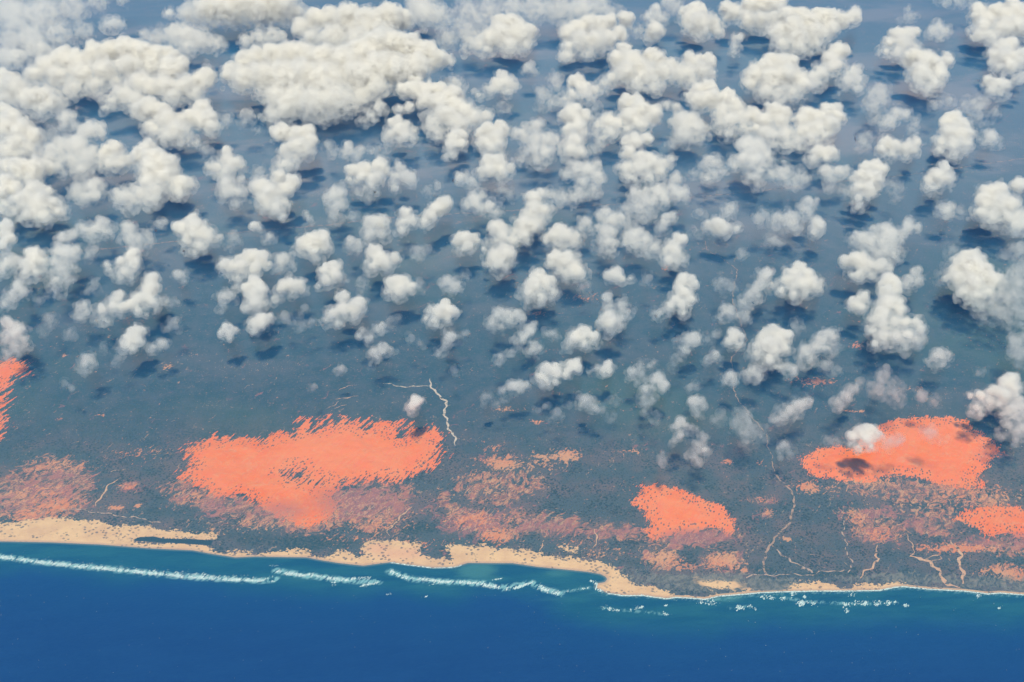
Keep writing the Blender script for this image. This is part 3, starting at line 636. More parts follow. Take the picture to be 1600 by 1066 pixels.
CLOUDS = """
R1
w 60 80 90 200 70 90 330 40 70 120 160 50 450 10 50 20 20 80 570 -5 30
m 515 110 38 480 125 25 555 115 28
m 670 160 28 705 188 32 735 185 20
d 960 50 75 1050 30 90 1180 20 100 1290 30 90 870 65 50 780 60 28 1370 70 55 1100 90 45 1230 80 50
m 810 150 45 870 160 50 930 190 55 1000 205 40 1045 215 22 870 220 45
m 1200 175 42 1260 170 45 1300 175 28
m 1135 195 38
d 220 310 60 300 270 60 360 290 65 450 250 60 520 235 55 590 240 60 660 250 60 730 260 55 790 265 50 830 290 35 150 350 50 260 360 60 380 350 65 480 330 70 600 310 65 700 310 50 330 420 50 440 400 50 540 385 40
m 185 230 45 150 225 32 225 240 30
d 20 380 60 70 420 70 130 460 65 200 450 60 240 480 55 270 470 35 190 510 45 30 450 50
m 10 250 35 70 270 45 30 285 35
d 790 320 60 830 310 45 650 380 55 700 400 55 580 440 60 520 470 45 620 470 55 760 400 60 850 400 60 920 380 55 960 360 45 800 450 50 900 440 45 490 500 30
d 680 510 60 740 520 55 640 510 40 780 560 60 820 610 60 840 660 30 770 630 50 700 600 45 900 540 50 940 500 45 950 560 55 980 590 45 850 560 45
m 905 660 30
m 1330 500 60 1270 540 40 1220 555 25
d 20 530 50 60 560 55 20 600 65 100 610 65 150 640 55 70 670 65 20 700 60 130 690 50 60 730 45
m 310 545 48 340 580 30 300 580 35
w 240 630 45 200 650 30
m 430 600 50 390 610 35 460 620 35 300 670 50 360 680 60 330 740 55 400 740 60 380 790 50 250 700 50 220 740 55 270 770 45 430 700 40
d 90 790 60 160 790 60 210 780 40 140 840 50 40 780 50 10 770 40
d 520 700 50 490 720 40 500 770 40 550 750 50 590 750 35
d 690 690 45 650 720 45 720 740 60 760 760 60 700 790 60 760 820 55 680 850 50 800 790 40 720 890 55 650 900 55 590 920 55 550 905 40 610 940 45 700 930 45
d 840 860 50 880 860 35 830 890 45 905 860 15
m 360 880 40 340 910 30 430 870 50 390 910 45 440 900 40 460 860 30
d 30 850 50 0 900 50 60 880 45 160 880 50 210 890 35 110 930 60 180 940 65 240 950 55 280 980 40 140 990 55 200 1000 50 60 980 40 20 960 40
d 1050 700 28 1060 740 35 1080 760 45 1000 780 45 970 780 30 1040 800 45 1110 770 30
m 1060 860 50 1040 900 40 1100 890 45 1090 940 30 1120 830 25
d 1430 610 40 1380 630 45 1300 620 45 1270 605 25 1440 660 40 1380 690 60 1320 700 40 1430 710 35 1330 760 50 1300 780 40
d 1200 870 55 1250 900 60 1230 940 50 1280 960 50 1310 940 35 1290 820 40 1350 850 40 1320 880 40
w 1200 800 35
m 1310 1010 22
w 1530 680 30 1545 710 22
m 1560 900 45 1520 920 35 1590 950 30 1550 960 40 1555 1010 30
m 1420 1000 22 1440 1025 20
w 955 315 28
w 1140 545 45 1190 600 22
w 1040 550 35
FULL
d 470 45 16 492 30 18 515 28 20 545 32 26 575 38 28 605 30 26 628 32 20 520 60 24 560 65 26 600 62 26 485 60 16
m 655 15 20 665 20 22 685 25 18 650 2 18
d 360 115 16 380 100 18 400 92 20 425 90 20 450 88 22 475 88 22 500 95 24 380 125 22 410 120 26 440 120 28 470 120 30 505 125 30 430 150 22 460 155 26 490 160 28 520 155 28 540 100 28 565 85 26 590 72 26 615 70 24 640 75 24 660 85 22 680 92 20 698 95 12 560 120 30 590 110 30 620 110 28 650 105 24 540 160 22 515 180 14 490 182 12 565 150 20 585 135 24 450 178 12 425 175 12
R2
m 190 500 35 150 540 35 110 560 28
w 600 50 60 700 40 60 800 40 60 900 40 70 1000 40 70 1100 30 60 1200 20 50 560 100 40 650 90 50
d 600 185 30 580 240 25 640 210 45 700 180 55 750 110 45 740 170 60 800 120 55 840 160 60 880 150 45 790 210 50 860 210 40 680 230 35
d 1060 150 45 1100 130 45 1150 110 45 1200 120 50 1240 110 40 1120 190 60 1190 190 60 1060 220 40 1050 260 35 1150 250 35 1250 180 45 1290 160 40 1330 90 40 1310 180 30
m 1465 60 32 1490 90 32 1430 80 28 1450 100 25 1385 145 28
d 1460 150 45 1440 180 30 1485 145 28
d 1320 240 40 1290 280 50 1350 290 60 1330 340 60 1400 320 55 1440 260 45 1470 280 45 1430 350 60 1500 340 55 1540 310 40 1570 350 40 1460 400 45 1380 390 45 1260 370 40 1220 390 35
d 1100 380 42 1130 410 40 1080 440 35 1150 440 40 1180 420 30 1040 460 28
w 1000 370 38 1010 400 30 930 420 28 940 475 32 960 440 22
m 880 315 35 865 330 20 900 335 20
d 750 350 32 780 380 45 740 390 40 810 400 32 700 420 32 640 440 28 780 425 30
d 350 375 28 310 420 40 360 420 45 420 420 45 470 430 40 520 450 55 460 480 55 400 470 45 540 500 50 590 520 50 500 540 60 430 570 50 560 570 55 630 550 50 680 540 35 450 620 40 280 510 28 320 500 28 530 610 35
m 540 380 35 560 410 35 500 385 28
d 260 570 36 290 600 48 240 620 38 310 630 45 280 650 28 345 600 22 340 640 25 215 635 22
d 540 640 42 520 670 42 560 670 35 520 710 28 500 720 20 575 625 25
d 660 620 35 700 610 42 750 600 42 670 660 45 730 650 50 700 690 42 770 620 28 740 700 30
w 760 500 35
m 840 620 38 870 590 30 920 580 35 900 640 45 960 650 48 1000 650 30 900 700 50 950 710 45 850 730 30 930 750 35
d 1080 530 55 1050 540 40 1130 540 40 1110 590 45 1060 600 35 1090 650 50 1070 700 50 1110 710 40 1130 620 30
w 1190 680 35
w 1185 500 28
d 1380 470 40 1330 480 45 1400 510 55 1450 530 50 1350 540 55 1240 560 48 1210 590 40 1290 580 40 1260 620 40 1220 640 30 1400 580 50 1460 560 30 1330 600 35
m 1510 490 30 1560 500 30 1580 560 50 1600 600 40
d 1330 660 35 1370 660 45 1430 650 30 1340 710 42 1400 740 45 1420 640 28 1330 780 45 1390 780 55 1450 760 55 1500 760 40 1540 740 28 1350 830 35 1430 820 40 1480 800 35
w 1540 665 32
m 1560 830 35 1540 860 30
d 690 750 40 740 760 45 700 790 45 760 800 40 660 800 32 790 780 25 740 825 25
m 575 830 32 560 830 28 610 850 32 635 860 18
m 40 690 32 30 720 25 100 700 28 80 720 30 145 705 18
d 60 790 38 120 790 42 190 770 45 100 820 40 170 830 45 150 860 32 170 890 20 210 790 32 50 840 25 20 850 20
m 280 770 30 270 820 35 310 820 42 340 830 28 260 870 25 250 850 25 330 850 28
w 60 1000 30
d 170 1030 42 130 1040 28 200 1050 35
d 310 990 38 300 1030 35 340 1030 35 290 1060 30 480 950 42 450 970 42 420 1000 42 400 1030 35 500 940 30
m 620 930 45 590 960 32 660 900 28 690 950 35 640 960 32 720 985 30
w 760 890 32 790 910 28 740 900 25
d 900 920 42 930 900 30 910 970 50 950 980 40 880 1000 40 860 1040 45 920 1030 45
m 970 900 35 1030 920 40 1080 930 35 1100 900 35
m 1090 790 45 1050 810 32 1150 790 45 1190 770 32 1200 820 42 1130 850 42 1180 880 35 1140 900 25
m 1370 900 42 1420 890 35 1480 890 45 1540 890 45 1590 900 40 1440 940 45 1390 960 50 1340 970 40 1500 930 35 1440 990 30
m 1230 990 40 1260 1020 45 1210 1000 30 1300 1020 35
m 1520 1010 35 1540 1000 25 1500 1040 30 1490 1060 30
m 1140 1030 32 1120 1040 22
R3
d 50 280 40 90 290 35 140 280 40 110 330 50 40 340 50 60 380 35 150 340 25
d 90 60 45 50 90 45 110 110 60 160 120 45 60 130 40 100 160 35 180 150 30 30 50 25
d 220 40 40 260 60 45 330 30 50 400 20 50 460 30 45 320 90 45 380 100 55 450 90 50 230 80 30
d 500 80 50 560 80 50 530 130 60 600 110 55 660 90 50 710 90 50 460 150 50 560 180 60 640 160 55 700 140 45 770 100 40 810 80 40 820 50 25 480 210 45 560 220 45 640 200 40
m 270 180 28 260 215 28 265 245 18 290 170 18
d 430 290 45 400 320 50 480 300 50 520 290 40 350 350 55 420 370 60 490 360 60 550 360 50 580 390 45 400 430 50 470 440 50 540 430 40 330 390 40
d 740 240 48 770 240 32 700 280 42 720 310 45 660 340 45 620 370 40 640 390 35 690 260 25
m 820 330 35 830 370 38 780 380 42 830 410 30 790 350 28
d 90 420 42 140 410 45 60 450 30 100 470 55 160 460 55 220 460 50 260 480 35 200 520 50 240 560 50 230 620 35 190 580 35 290 540 45 300 590 35 270 500 40
m 20 570 50 60 560 45 90 590 45 40 630 42 100 640 35 10 620 40 130 600 25
d 350 540 42 400 560 50 440 520 45 490 530 42 470 570 45 400 610 35 350 600 35 330 510 25
d 590 530 42 570 560 40 640 550 45 690 520 45 730 510 38 740 550 38 700 580 50 640 600 50 580 610 45 500 620 45 440 630 50 400 620 35 550 660 40 620 650 45 680 630 38 500 670 35 440 660 35
m 330 680 55 290 670 35 380 680 45 350 740 60 410 730 38 300 740 35 390 780 42 350 820 42 360 860 25 430 800 28 480 800 45 510 800 28 450 820 28 260 770 30 540 850 35 560 800 28 580 830 32
d 650 710 40 700 700 38 620 740 35 720 720 28 680 740 30
m 680 800 38 740 800 40 780 790 28 710 830 28
m 160 750 38 190 750 25 130 740 22
m 170 810 32 130 825 28 210 790 25
d 1010 160 38 1060 160 40 1090 150 28 980 200 35 1040 200 50 960 240 30 1010 250 38 1090 220 32
d 1090 270 50 1150 290 60 1060 290 35 1120 340 60 1190 310 50 1240 290 35 1210 350 45 1120 390 42 1180 390 42 1160 420 30 1240 270 28
m 1200 130 35 1180 150 28 1230 150 32 1250 140 18 1200 170 22
w 1065 45 22 1060 85 28 1090 70 20
w 1250 15 25 1200 8 22 1300 15 30 1360 10 30
d 1390 50 42 1420 90 42 1380 80 38 1410 130 45 1390 160 40 1450 170 45 1470 60 45 1520 80 50 1570 60 50 1500 130 55 1560 120 55 1590 90 50 1540 30 40 1480 200 25 1600 150 40 1640 100 50
d 1500 220 42 1540 210 35 1460 260 38 1510 270 50 1570 270 50 1600 250 35 1450 290 25 1480 310 35 1540 310 40 1590 300 30
m 1570 370 32 1600 350 25
d 1440 380 32 1480 400 45 1510 400 38 1450 420 35 1490 430 32 1410 390 18
w 930 420 40 910 450 50 950 460 38 900 500 42 920 550 32 890 470 38
m 1010 530 38 980 560 35 1050 530 30 950 580 28 1080 600 25 1100 560 20
w 870 640 35 850 670 32 830 690 20 880 680 22
d 960 670 42 940 700 35 1000 690 45 1060 690 45 1100 660 32 1050 720 32 1090 700 28 990 720 30
d 1280 550 42 1240 570 38 1310 580 45 1260 620 55 1320 630 50 1220 660 40 1280 680 50 1330 670 38 1210 700 28 1270 720 32
w 1390 480 45 1340 490 35 1380 540 42 1400 570 25 1460 530 30
m 1440 640 38 1470 660 25 1420 660 25 1450 620 22
w 1250 470 32
w 1180 490 32
d 920 760 32 880 780 40 940 790 35 850 820 38 900 830 50 830 870 42 880 880 45 840 930 38 830 960 28 920 860 30 815 830 25
w 1000 850 32 1020 880 30 1010 920 22 970 840 22
d 1230 790 38 1200 820 45 1240 830 40 1160 840 35 1170 870 32 1210 860 30 1150 880 22 1270 810 20
m 1240 975 35 1265 955 20 1220 990 20
d 1430 900 48 1480 890 48 1420 940 50 1490 950 60 1540 950 50 1400 990 42 1450 1010 50 1520 1010 50 1580 1000 50 1590 1040 50 1570 860 38 1600 850 30 1560 1050 45
m 240 970 38 220 995 30
w 100 988 28
d 180 1050 45 210 1070 40 140 1050 32 270 1060 25
w 75 1080 28
m 600 950 38 570 960 25 640 930 20 510 1010 38 540 1040 40 470 1010 28 600 1000 30
d 640 1030 35 650 1050 35 630 1080 30
R4
d 30 50 42 30 100 40 10 80 30 20 140 30 40 210 50 10 240 40 70 200 28
d 160 180 50 140 220 50 190 210 40 120 260 40 170 260 35
m 290 100 38 330 90 30 280 160 45 320 170 50 350 150 32 260 210 40 280 240 50 310 280 40 260 290 40 270 330 35 265 360 20 340 230 25
m 390 50 38 360 60 22 430 60 38 420 90 28 480 40 45 510 50 32 460 70 35 470 20 22
w 430 150 32 420 180 25 400 190 22
m 580 50 32 610 60 32 600 100 38 640 110 40 680 80 32 690 110 25 640 150 28
d 610 180 42 560 210 32 620 220 40 580 250 42 550 280 28 600 280 28 490 220 25 510 240 25
m 740 30 28 770 20 18 700 45 15
d 890 20 42 850 50 45 910 60 60 960 80 50 870 100 40 930 130 42 1000 100 30 850 160 18 900 160 28 1020 90 15
m 835 270 30 815 265 18 850 295 18
d 550 370 35 520 410 45 560 420 38 470 430 38 490 470 32 450 480 22 700 290 38 720 320 32 690 340 42 650 380 45 700 390 42 620 400 38 640 430 32 720 430 20 680 450 20 600 410 30
m 380 420 35 400 440 28 370 460 30 360 410 20
w 440 300 28 430 330 28 400 345 18
m 90 320 35 110 350 30 60 360 38 80 310 25 30 390 35 20 410 25 50 400 25
w 325 535 28 315 545 18
w 220 490 35 240 460 25 200 510 25 210 530 18
m 30 490 32 60 510 35 90 530 40 50 560 45 110 560 32 20 580 32 80 600 38 40 630 30 130 590 22
d 630 530 38 660 530 28 600 560 38 640 570 32 580 590 35 610 610 25 560 600 28 540 605 18
m 750 580 28 720 600 32 690 615 25 770 590 15
w 550 650 25 530 670 18
w 480 590 22 470 610 16
m 400 660 38 390 690 35 420 680 30 375 670 22 410 710 22
w 800 495 32 820 480 20 780 515 22 815 510 20
w 790 400 28 820 395 18
d 1180 40 28 1200 55 18
m 1250 90 28 1230 105 18
w 1080 90 30 1070 130 28 1110 110 20
d 1160 180 38 1200 190 42 1110 200 30 1060 230 50 1110 240 45 1180 240 40 1100 280 35 1220 220 30 1150 210 30
d 1180 310 42 1150 340 35 1200 350 50 1180 400 55 1220 400 32 1140 420 25 1170 290 25
m 1040 370 40 1070 360 30 1030 410 28 1090 330 25
m 1300 200 38 1330 190 35 1290 230 32 1350 220 25
d 1430 110 45 1480 110 50 1400 140 42 1450 150 45 1510 140 38 1470 190 28 1500 90 28
d 1340 310 45 1310 330 40 1380 320 45 1400 340 28 1350 350 28 1290 340 20
m 1280 380 28
d 1540 240 42 1510 250 40 1560 280 38 1510 300 38 1480 320 22 1550 220 25
d 1050 530 40 1030 540 25 1060 560 22 1090 520 22
d 1200 490 45 1160 500 28 1230 470 32 1180 530 25 1255 465 18
w 1320 465 30 1340 480 22 1410 425 25 1390 445 20
d 1590 370 35 1540 450 45 1590 430 50 1640 420 50 1670 400 35 1510 480 30 1560 490 28 1640 460 30 1660 440 28
w 1670 300 28 1680 335 28
w 1450 785 22 1440 800 15
m 1580 700 24 1560 705 15
R5
m 150 30 42 200 20 32 150 80 45 200 80 35
m 60 130 38 50 100 25 90 120 28 80 150 25
d 160 160 38 180 190 45 150 230 40 210 210 45 260 190 35 220 240 28 150 255 22 130 210 20
w 360 160 40 400 150 28 370 180 28 345 180 22
d 560 100 38 590 110 42 600 130 35 570 150 28 620 100 28 535 110 25 640 110 15
d 740 50 45 710 50 25 760 90 50 720 110 38 800 100 40 820 70 32 860 40 50 850 90 42 900 50 40 870 115 25
d 760 150 38 720 180 45 770 180 50 700 200 35 740 220 45 790 200 30 740 250 25 800 150 20 670 150 15
d 1020 60 38 990 90 38 1050 90 50 1090 90 38 960 100 30 1020 130 38 1080 120 32 1110 120 22 1040 150 22
m 1140 30 38 1120 50 25 1160 60 22
m 1210 50 35 1240 80 45 1230 130 45 1260 120 40 1200 150 25 1270 150 25 1240 160 28
m 1350 80 40 1390 80 35 1370 120 45 1420 110 40 1450 140 38 1400 150 32 1440 170 25 1330 110 28
d 1540 140 40 1510 160 30 1560 170 38 1580 110 35 1530 200 38 1560 210 28 1590 190 30
d 1050 200 50 1000 190 38 1080 220 45 1110 250 40 1060 260 40 980 220 32 1020 240 32
d 920 270 40 900 310 50 950 300 45 980 290 32 870 350 42 930 370 40 980 350 40 880 390 28 920 390 25
w 1130 320 30
m 1105 175 22
d 290 300 42 250 310 45 230 350 32 280 340 45 320 330 35 260 370 20
w 360 330 30 370 300 24
m 500 310 40 540 320 32 480 310 22 520 340 25
w 540 290 22 580 270 25 600 280 16
d 490 410 32 430 430 32 470 440 45 520 440 38 440 480 38 500 470 32 420 500 20 400 470 22 540 440 22
m 740 450 38 710 490 35 770 460 35 830 450 32 800 470 32 740 510 28 850 470 18
m 120 530 32 90 550 22 140 560 25 180 520 32 200 500 22
w 240 475 22 270 460 18
m 200 610 32 160 620 28 230 620 28 170 650 28 150 680 18
m 515 560 28 495 585 28 480 610 25 455 630 22
w 530 705 25 540 720 15
m 900 495 22 870 530 35 850 560 32 830 590 32 800 620 25 880 510 28 780 630 15
m 980 540 32 1000 550 20
m 910 600 35 890 620 28 930 610 25
m 740 650 25 730 665 22
d 1130 540 42 1100 550 38 1080 570 38 1060 600 28 1140 590 32 1180 560 35 1190 590 22
d 1250 480 55 1210 490 32 1250 530 28 1290 500 30
m 1300 420 38 1320 400 28 1250 410 32 1240 370 28 1330 440 28 1310 460 28
d 1280 270 38 1240 275 28 1310 290 28 1350 285 22 1285 245 18
w 1425 280 28 1430 310 20 1410 300 18
d 1590 300 38 1580 340 40 1560 380 38 1530 410 38 1590 410 38 1490 440 30 1470 460 18 1590 450 25 1600 290 42 1630 300 35 1610 350 38 1630 380 28 1590 400 35 1600 440 28
d 960 710 45 930 740 38 960 760 38 1000 720 38 1010 690 28 1060 700 32 1090 680 35 1110 700 25 1050 730 25 1000 760 22
m 840 780 32 800 790 28 770 800 32 770 830 25 830 810 22 870 780 22
d 1240 690 32 1220 710 30 1190 700 22 1160 715 18 1250 710 25 1220 735 15
d 350 860 32 330 880 28 370 850 28 340 900 22 385 850 15
w 680 840 25 700 825 18 670 860 15
m 1150 850 38 1120 870 28 1170 880 30 1140 830 22 1190 890 18
w 1010 910 28 990 925 22 970 935 15
m 1400 690 28 1360 720 35 1390 740 32 1430 690 22 1460 670 20 1340 740 18
m 1480 750 38 1440 780 32 1420 800 28 1500 780 32 1410 840 32 1450 840 18 1510 770 20
w 1275 850 28 1260 860 18
m 1620 570 40 1590 590 35 1650 560 30 1600 610 25 1650 580 18
w 1550 660 28 1540 690 25 1580 660 18
FULL
w 15 65 22 50 60 24 95 55 20 130 48 16
w 250 55 16 275 62 18 300 58 14 330 66 12
w 700 60 18 730 52 20 765 62 14
w 880 20 18 915 14 22 950 20 18 1050 8 18
w 8 92 18 38 88 16
w 850 150 12 868 158 10
w 325 235 12 345 245 10
w 590 235 10 604 228 8
w 670 300 10 684 292 9
w 760 328 12 778 322 10
w 960 345 12 985 352 14 1005 346 10
w 1100 260 12 1085 272 10
w 1190 340 14 1215 348 16 1238 340 12
w 1150 250 12 1170 262 10
w 1295 290 12 1318 300 10
w 1480 420 11 1470 436 10
w 1475 325 14 1500 330 10
w 700 520 10 715 528 9 728 520 7
w 640 530 8 655 538 7
w 470 510 9 486 503 8
w 560 300 10 575 308 9
w 905 620 8 890 632 7
w 760 620 9 776 630 8
w 940 640 8 955 650 9
w 1010 640 10 1025 650 9
w 1290 570 12 1305 580 9
w 1330 610 10 1345 600 8
w 1440 620 11 1460 628 9
w 1120 520 9 1105 530 8
w 840 640 7 852 634 6
w 1240 625 8 1226 634 7
w 100 600 7 112 606 6
w 255 470 9 240 478 7
w 60 470 8 75 462 7
w 1545 300 10 1530 296 8
m 1066 660 9 1057 668 10 1073 670 10 1060 682 10 1052 690 7 1085 672 8 1098 682 9 1092 695 11 1100 705 9 1085 710 9 1090 720 9 1078 715 8 1103 715 6
m 1035 715 7 1033 722 7 1037 708 5
R6
w 440 110 32 470 120 22 430 90 20
w 295 170 28 280 180 18
d 560 240 32 520 270 42 590 270 42 490 300 35 550 310 55 610 310 50 650 320 35 480 340 32 540 360 38 590 350 32 660 300 20 580 225 18
m 400 270 38 420 250 25 380 310 35 430 320 28 350 340 32 330 370 38 370 370 32 300 400 32 310 440 28 310 470 20
w 210 310 40 180 310 28 240 320 30
m 230 430 38 210 450 32 250 450 25 225 470 18
d 260 550 42 240 570 35 280 580 28 220 580 18 290 550 20
d 440 540 45 400 560 38 480 560 45 370 600 42 430 600 60 490 610 35 360 640 35 420 660 42 390 680 25 460 660 25
w 540 490 28 560 510 22 545 530 18
m 700 550 42 660 560 38 720 560 28 640 600 42 690 610 38 590 620 40 570 650 28 610 660 32 580 690 22
w 745 600 25
m 350 720 38 320 740 28 370 740 30 360 760 20 310 720 20
m 500 700 32 520 715 32 470 690 22 510 740 18
m 240 745 38 220 740 25 250 765 22
m 170 640 28 140 660 25 190 660 22 180 625 18
w 80 775 28 50 790 20
m 85 860 38 60 850 25 110 880 28 80 890 28 90 910 22
w 170 940 25 200 910 28 215 930 22 180 960 18
w 300 910 40 280 950 45 320 960 40 360 980 38 340 1020 38 300 1000 35 380 1010 25 320 1040 28
m 590 860 32 560 880 35 520 890 38 480 910 38 500 930 28 450 930 28 540 910 28 435 940 16 610 850 20
m 800 800 32 820 790 22 770 830 32 750 860 32 740 880 22 730 860 18 790 830 22
m 960 60 45 920 60 35 990 80 45 860 100 42 820 100 38 890 120 50 960 120 50 1010 120 35 1000 170 42 940 170 50 1070 40 38 1100 50 28 1040 70 30
d 830 200 50 780 210 38 870 230 50 930 230 42 980 230 28 840 270 35 800 270 28 890 270 30 770 200 25
m 1100 250 28 1110 290 28 1080 300 35 1050 310 32 1060 280 20
d 970 290 38 950 310 32 1000 310 38 960 350 42 1010 340 30 960 400 50 1000 400 45 1020 430 38 940 450 50 900 480 38 950 500 50 1000 490 45 1050 490 38 1100 490 42 1120 520 35 900 530 38 950 550 45 1010 560 50 1060 560 50 1100 570 38 910 590 30 980 600 25 1050 610 25
d 850 370 32 810 400 38 840 410 38 870 390 28 800 420 22 830 440 18
m 1210 640 40 1190 650 30 1240 640 28 1160 665 22 1220 680 25 1200 690 18
w 1395 720 25 1380 725 15
d 1370 190 45 1330 190 35 1400 200 32 1310 220 45 1370 240 60 1420 250 45 1270 260 38 1300 290 50 1370 310 60 1440 290 55 1480 280 32 1320 350 45 1380 370 50 1430 350 45 1340 400 25 1390 410 28 1240 290 22
w 1280 150 28 1260 170 20
w 1560 160 45 1510 170 35 1600 150 35 1590 240 50 1560 280 55 1520 310 45 1580 340 60 1500 370 50 1550 400 60 1450 430 50 1400 450 38 1500 450 50 1590 450 55 1530 480 38
w 1590 570 50 1560 590 45 1540 560 28 1590 640 50 1550 630 30 1580 680 28
d 1540 750 38 1510 770 42 1560 790 42 1460 810 42 1510 830 50 1570 840 40 1400 830 32 1440 860 42 1380 880 32 1480 870 38 1350 830 18 1400 910 22 1350 900 20
m 1550 890 40 1590 880 40 1520 910 35 1570 930 45 1520 960 32 1560 990 40 1595 970 35 1500 1000 25 1560 1030 28 1590 1020 25
w 960 700 25 950 740 40 980 760 32 930 800 45 990 800 42 1010 840 32 900 780 28
R8
d 630 130 55 680 130 50 590 160 40 660 180 55 720 160 45 610 220 40 570 210 30 690 220 35
w 450 190 32 420 190 22 480 170 22 500 200 22
w 820 190 50 860 170 40 790 220 40
w 1040 150 50 1100 180 30
m 160 225 35 190 215 28 150 260 25 215 250 28 175 200 20
"""


# ------------------------------------------------------------------ clouds: closed lumpy bodies filled with scattering volume
def cloud_mat(name, dens, scale, lo, hi, aniso=.25):
    g = NT(name)
    v = g.t.nodes.new('ShaderNodeVolumePrincipled')
    v.inputs['Color'].default_value = (.998, .998, .998, 1)
    v.inputs['Anisotropy'].default_value = aniso
    if scale:
        n = g.noise(g.pos(), 1 / scale, 3, .62)
        g.put(v.inputs['Density'], g.lin(n, lo, hi, 0, dens))
    else:
        v.inputs['Density'].default_value = dens
    g.t.links.new(v.outputs[0], g.out.inputs['Volume'])
    return g.m


MATS = {'d': [cloud_mat('cloud fringe', .0065, 105, .42, .66), cloud_mat('cloud body', .011, 120, .37, .64), cloud_mat('cloud heart', .028, 120, .30, .60)],
        'm': [cloud_mat('soft cloud fringe', .0052, 105, .42, .66), cloud_mat('soft cloud body', .0080, 120, .38, .66), cloud_mat('soft cloud heart', .013, 120, .32, .65)],
        'w': [cloud_mat('thin cloud fringe', .0030, 105, .42, .66), cloud_mat('thin cloud body', .0058, 130, .38, .66)]}
LEVELS = {'d': (1.22, .96, .70), 'm': (1.24, .92, .58), 'w': (1.24, .84)}        # how far each nested body reaches, against the traced radius


def ico(sub):
    import bmesh
    bm = bmesh.new(); bmesh.ops.create_icosphere(bm, subdivisions=sub, radius=1)
    me = bpy.data.meshes.new('tmp'); bm.to_mesh(me); bm.free()
    v = np.array([p.co[:] for p in me.vertices]); f = np.array([p.vertices[:] for p in me.polygons])
    bpy.data.meshes.remove(me)
    return v, f


ICO1, ICO2 = ico(1), ico(2)


def read_clouds():
    ORG = {'R1': (0, 0, 2.963), 'R2': (530, 0, 2.963), 'R3': (1060, 0, 2.963), 'R4': (0, 340, 2.963), 'R5': (530, 340, 2.963), 'R6': (1060, 340, 2.963),
           'R8': (1180, 640, 3.807), 'FULL': (0, 0, 1)}
    out, o = [], None
    for ln in CLOUDS.strip().splitlines():
        w = ln.split()
        if w[0] in ORG: o = ORG[w[0]]; continue
        q = list(map(float, w[1:]))
        out.append((w[0], [(o[0] + q[i] / o[2], o[1] + q[i + 1] / o[2], q[i + 2] / o[2]) for i in range(0, len(q), 3)]))
    return out


BASE = 470.0


def cloud_spheres(tone, puffs, seed):
    rs = np.random.RandomState(seed)
    bottom = max(y + r for x, y, r in puffs)
    lv = LEVELS[tone]
    S = [[] for _ in lv]
    for x, y, r in puffs:
        t = at(x, y, 700)[2]
        R = 1.05 * r * t / FPX
        lift = max(0.0, bottom - (y + r)) * t / FPX
        z = BASE + R * 1.22 + min(.38 * lift, 520)
        cx, cy, t = at(x, y, z)
        R = 1.05 * r * t / FPX
        c = np.array([cx, cy, z])
        dirs = [(rs.normal(size=3), rs.uniform(.30, .55)) for _ in range(9)]
        up = (max(y + r for x, y, r in puffs) - y) / (max(y + r for x, y, r in puffs) - min(y - r for x, y, r in puffs))   # 0 at the near, low side
        for j, (L, s_) in enumerate(zip(S, lv)):
            u_ = min(1, up * 1.35)
            s_ *= (1.14 - .26 * u_, .66 + .40 * u_, .34 + .82 * u_)[j]
            c = np.array([cx, cy, z + (-.03, .07, .16)[j] * R])
            L.append((c, R * s_ * .92, 1))
            for d, k in dirs:
                d = d / np.linalg.norm(d); d = d * [1, 1, .8] + [0, 0, .12]
                L.append((c + d * R * s_ * (1.02 - k * .62), R * k * s_, 0))
        c = np.array([cx, cy, z])
        for _ in range(6):
            d = rs.normal(size=3); d /= np.linalg.norm(d)
            k = rs.uniform(.12, .28)
            p = c + d * R * rs.uniform(1.1, 1.5)
            if p[2] - R * k * 1.3 > 445 and (p[2] < z or k < .2): S[0].append((p, R * k, 0))
    return S, t


def soup(S):
    V, F, n = [], [], 0
    for c, R, big in S:
        v, f = ICO2 if big else ICO1
        V.append(v * R + c); F.append(f + n); n += len(v)
    return np.concatenate(V), np.concatenate(F)


def raw_mesh(name, V, F):
    me = bpy.data.meshes.new(name)
    me.vertices.add(len(V)); me.vertices.foreach_set('co', V.astype(np.float32).ravel())
    k = F.shape[1]
    me.loops.add(len(F) * k); me.loops.foreach_set('vertex_index', F.astype(np.int32).ravel())
    me.polygons.add(len(F)); me.polygons.foreach_set('loop_start', np.arange(0, len(F) * k, k, dtype=np.int32))
    me.update(calc_edges=True)
    return me


def n3(P, scale, seed):
    """Smooth 3-D value noise, -1..1."""
    rs = np.random.RandomState(seed); T = rs.uniform(-1, 1, (64, 64, 64))
    q = P / scale; i = np.floor(q).astype(int); f = q - i; f = f * f * (3 - 2 * f)
    r = 0
    for a in (0, 1):
        for b in (0, 1):
            for c in (0, 1):
                w = (f[:, 0] if a else 1 - f[:, 0]) * (f[:, 1] if b else 1 - f[:, 1]) * (f[:, 2] if c else 1 - f[:, 2])
                r = r + w * T[(i[:, 0] + a) & 63, (i[:, 1] + b) & 63, (i[:, 2] + c) & 63]
    return r


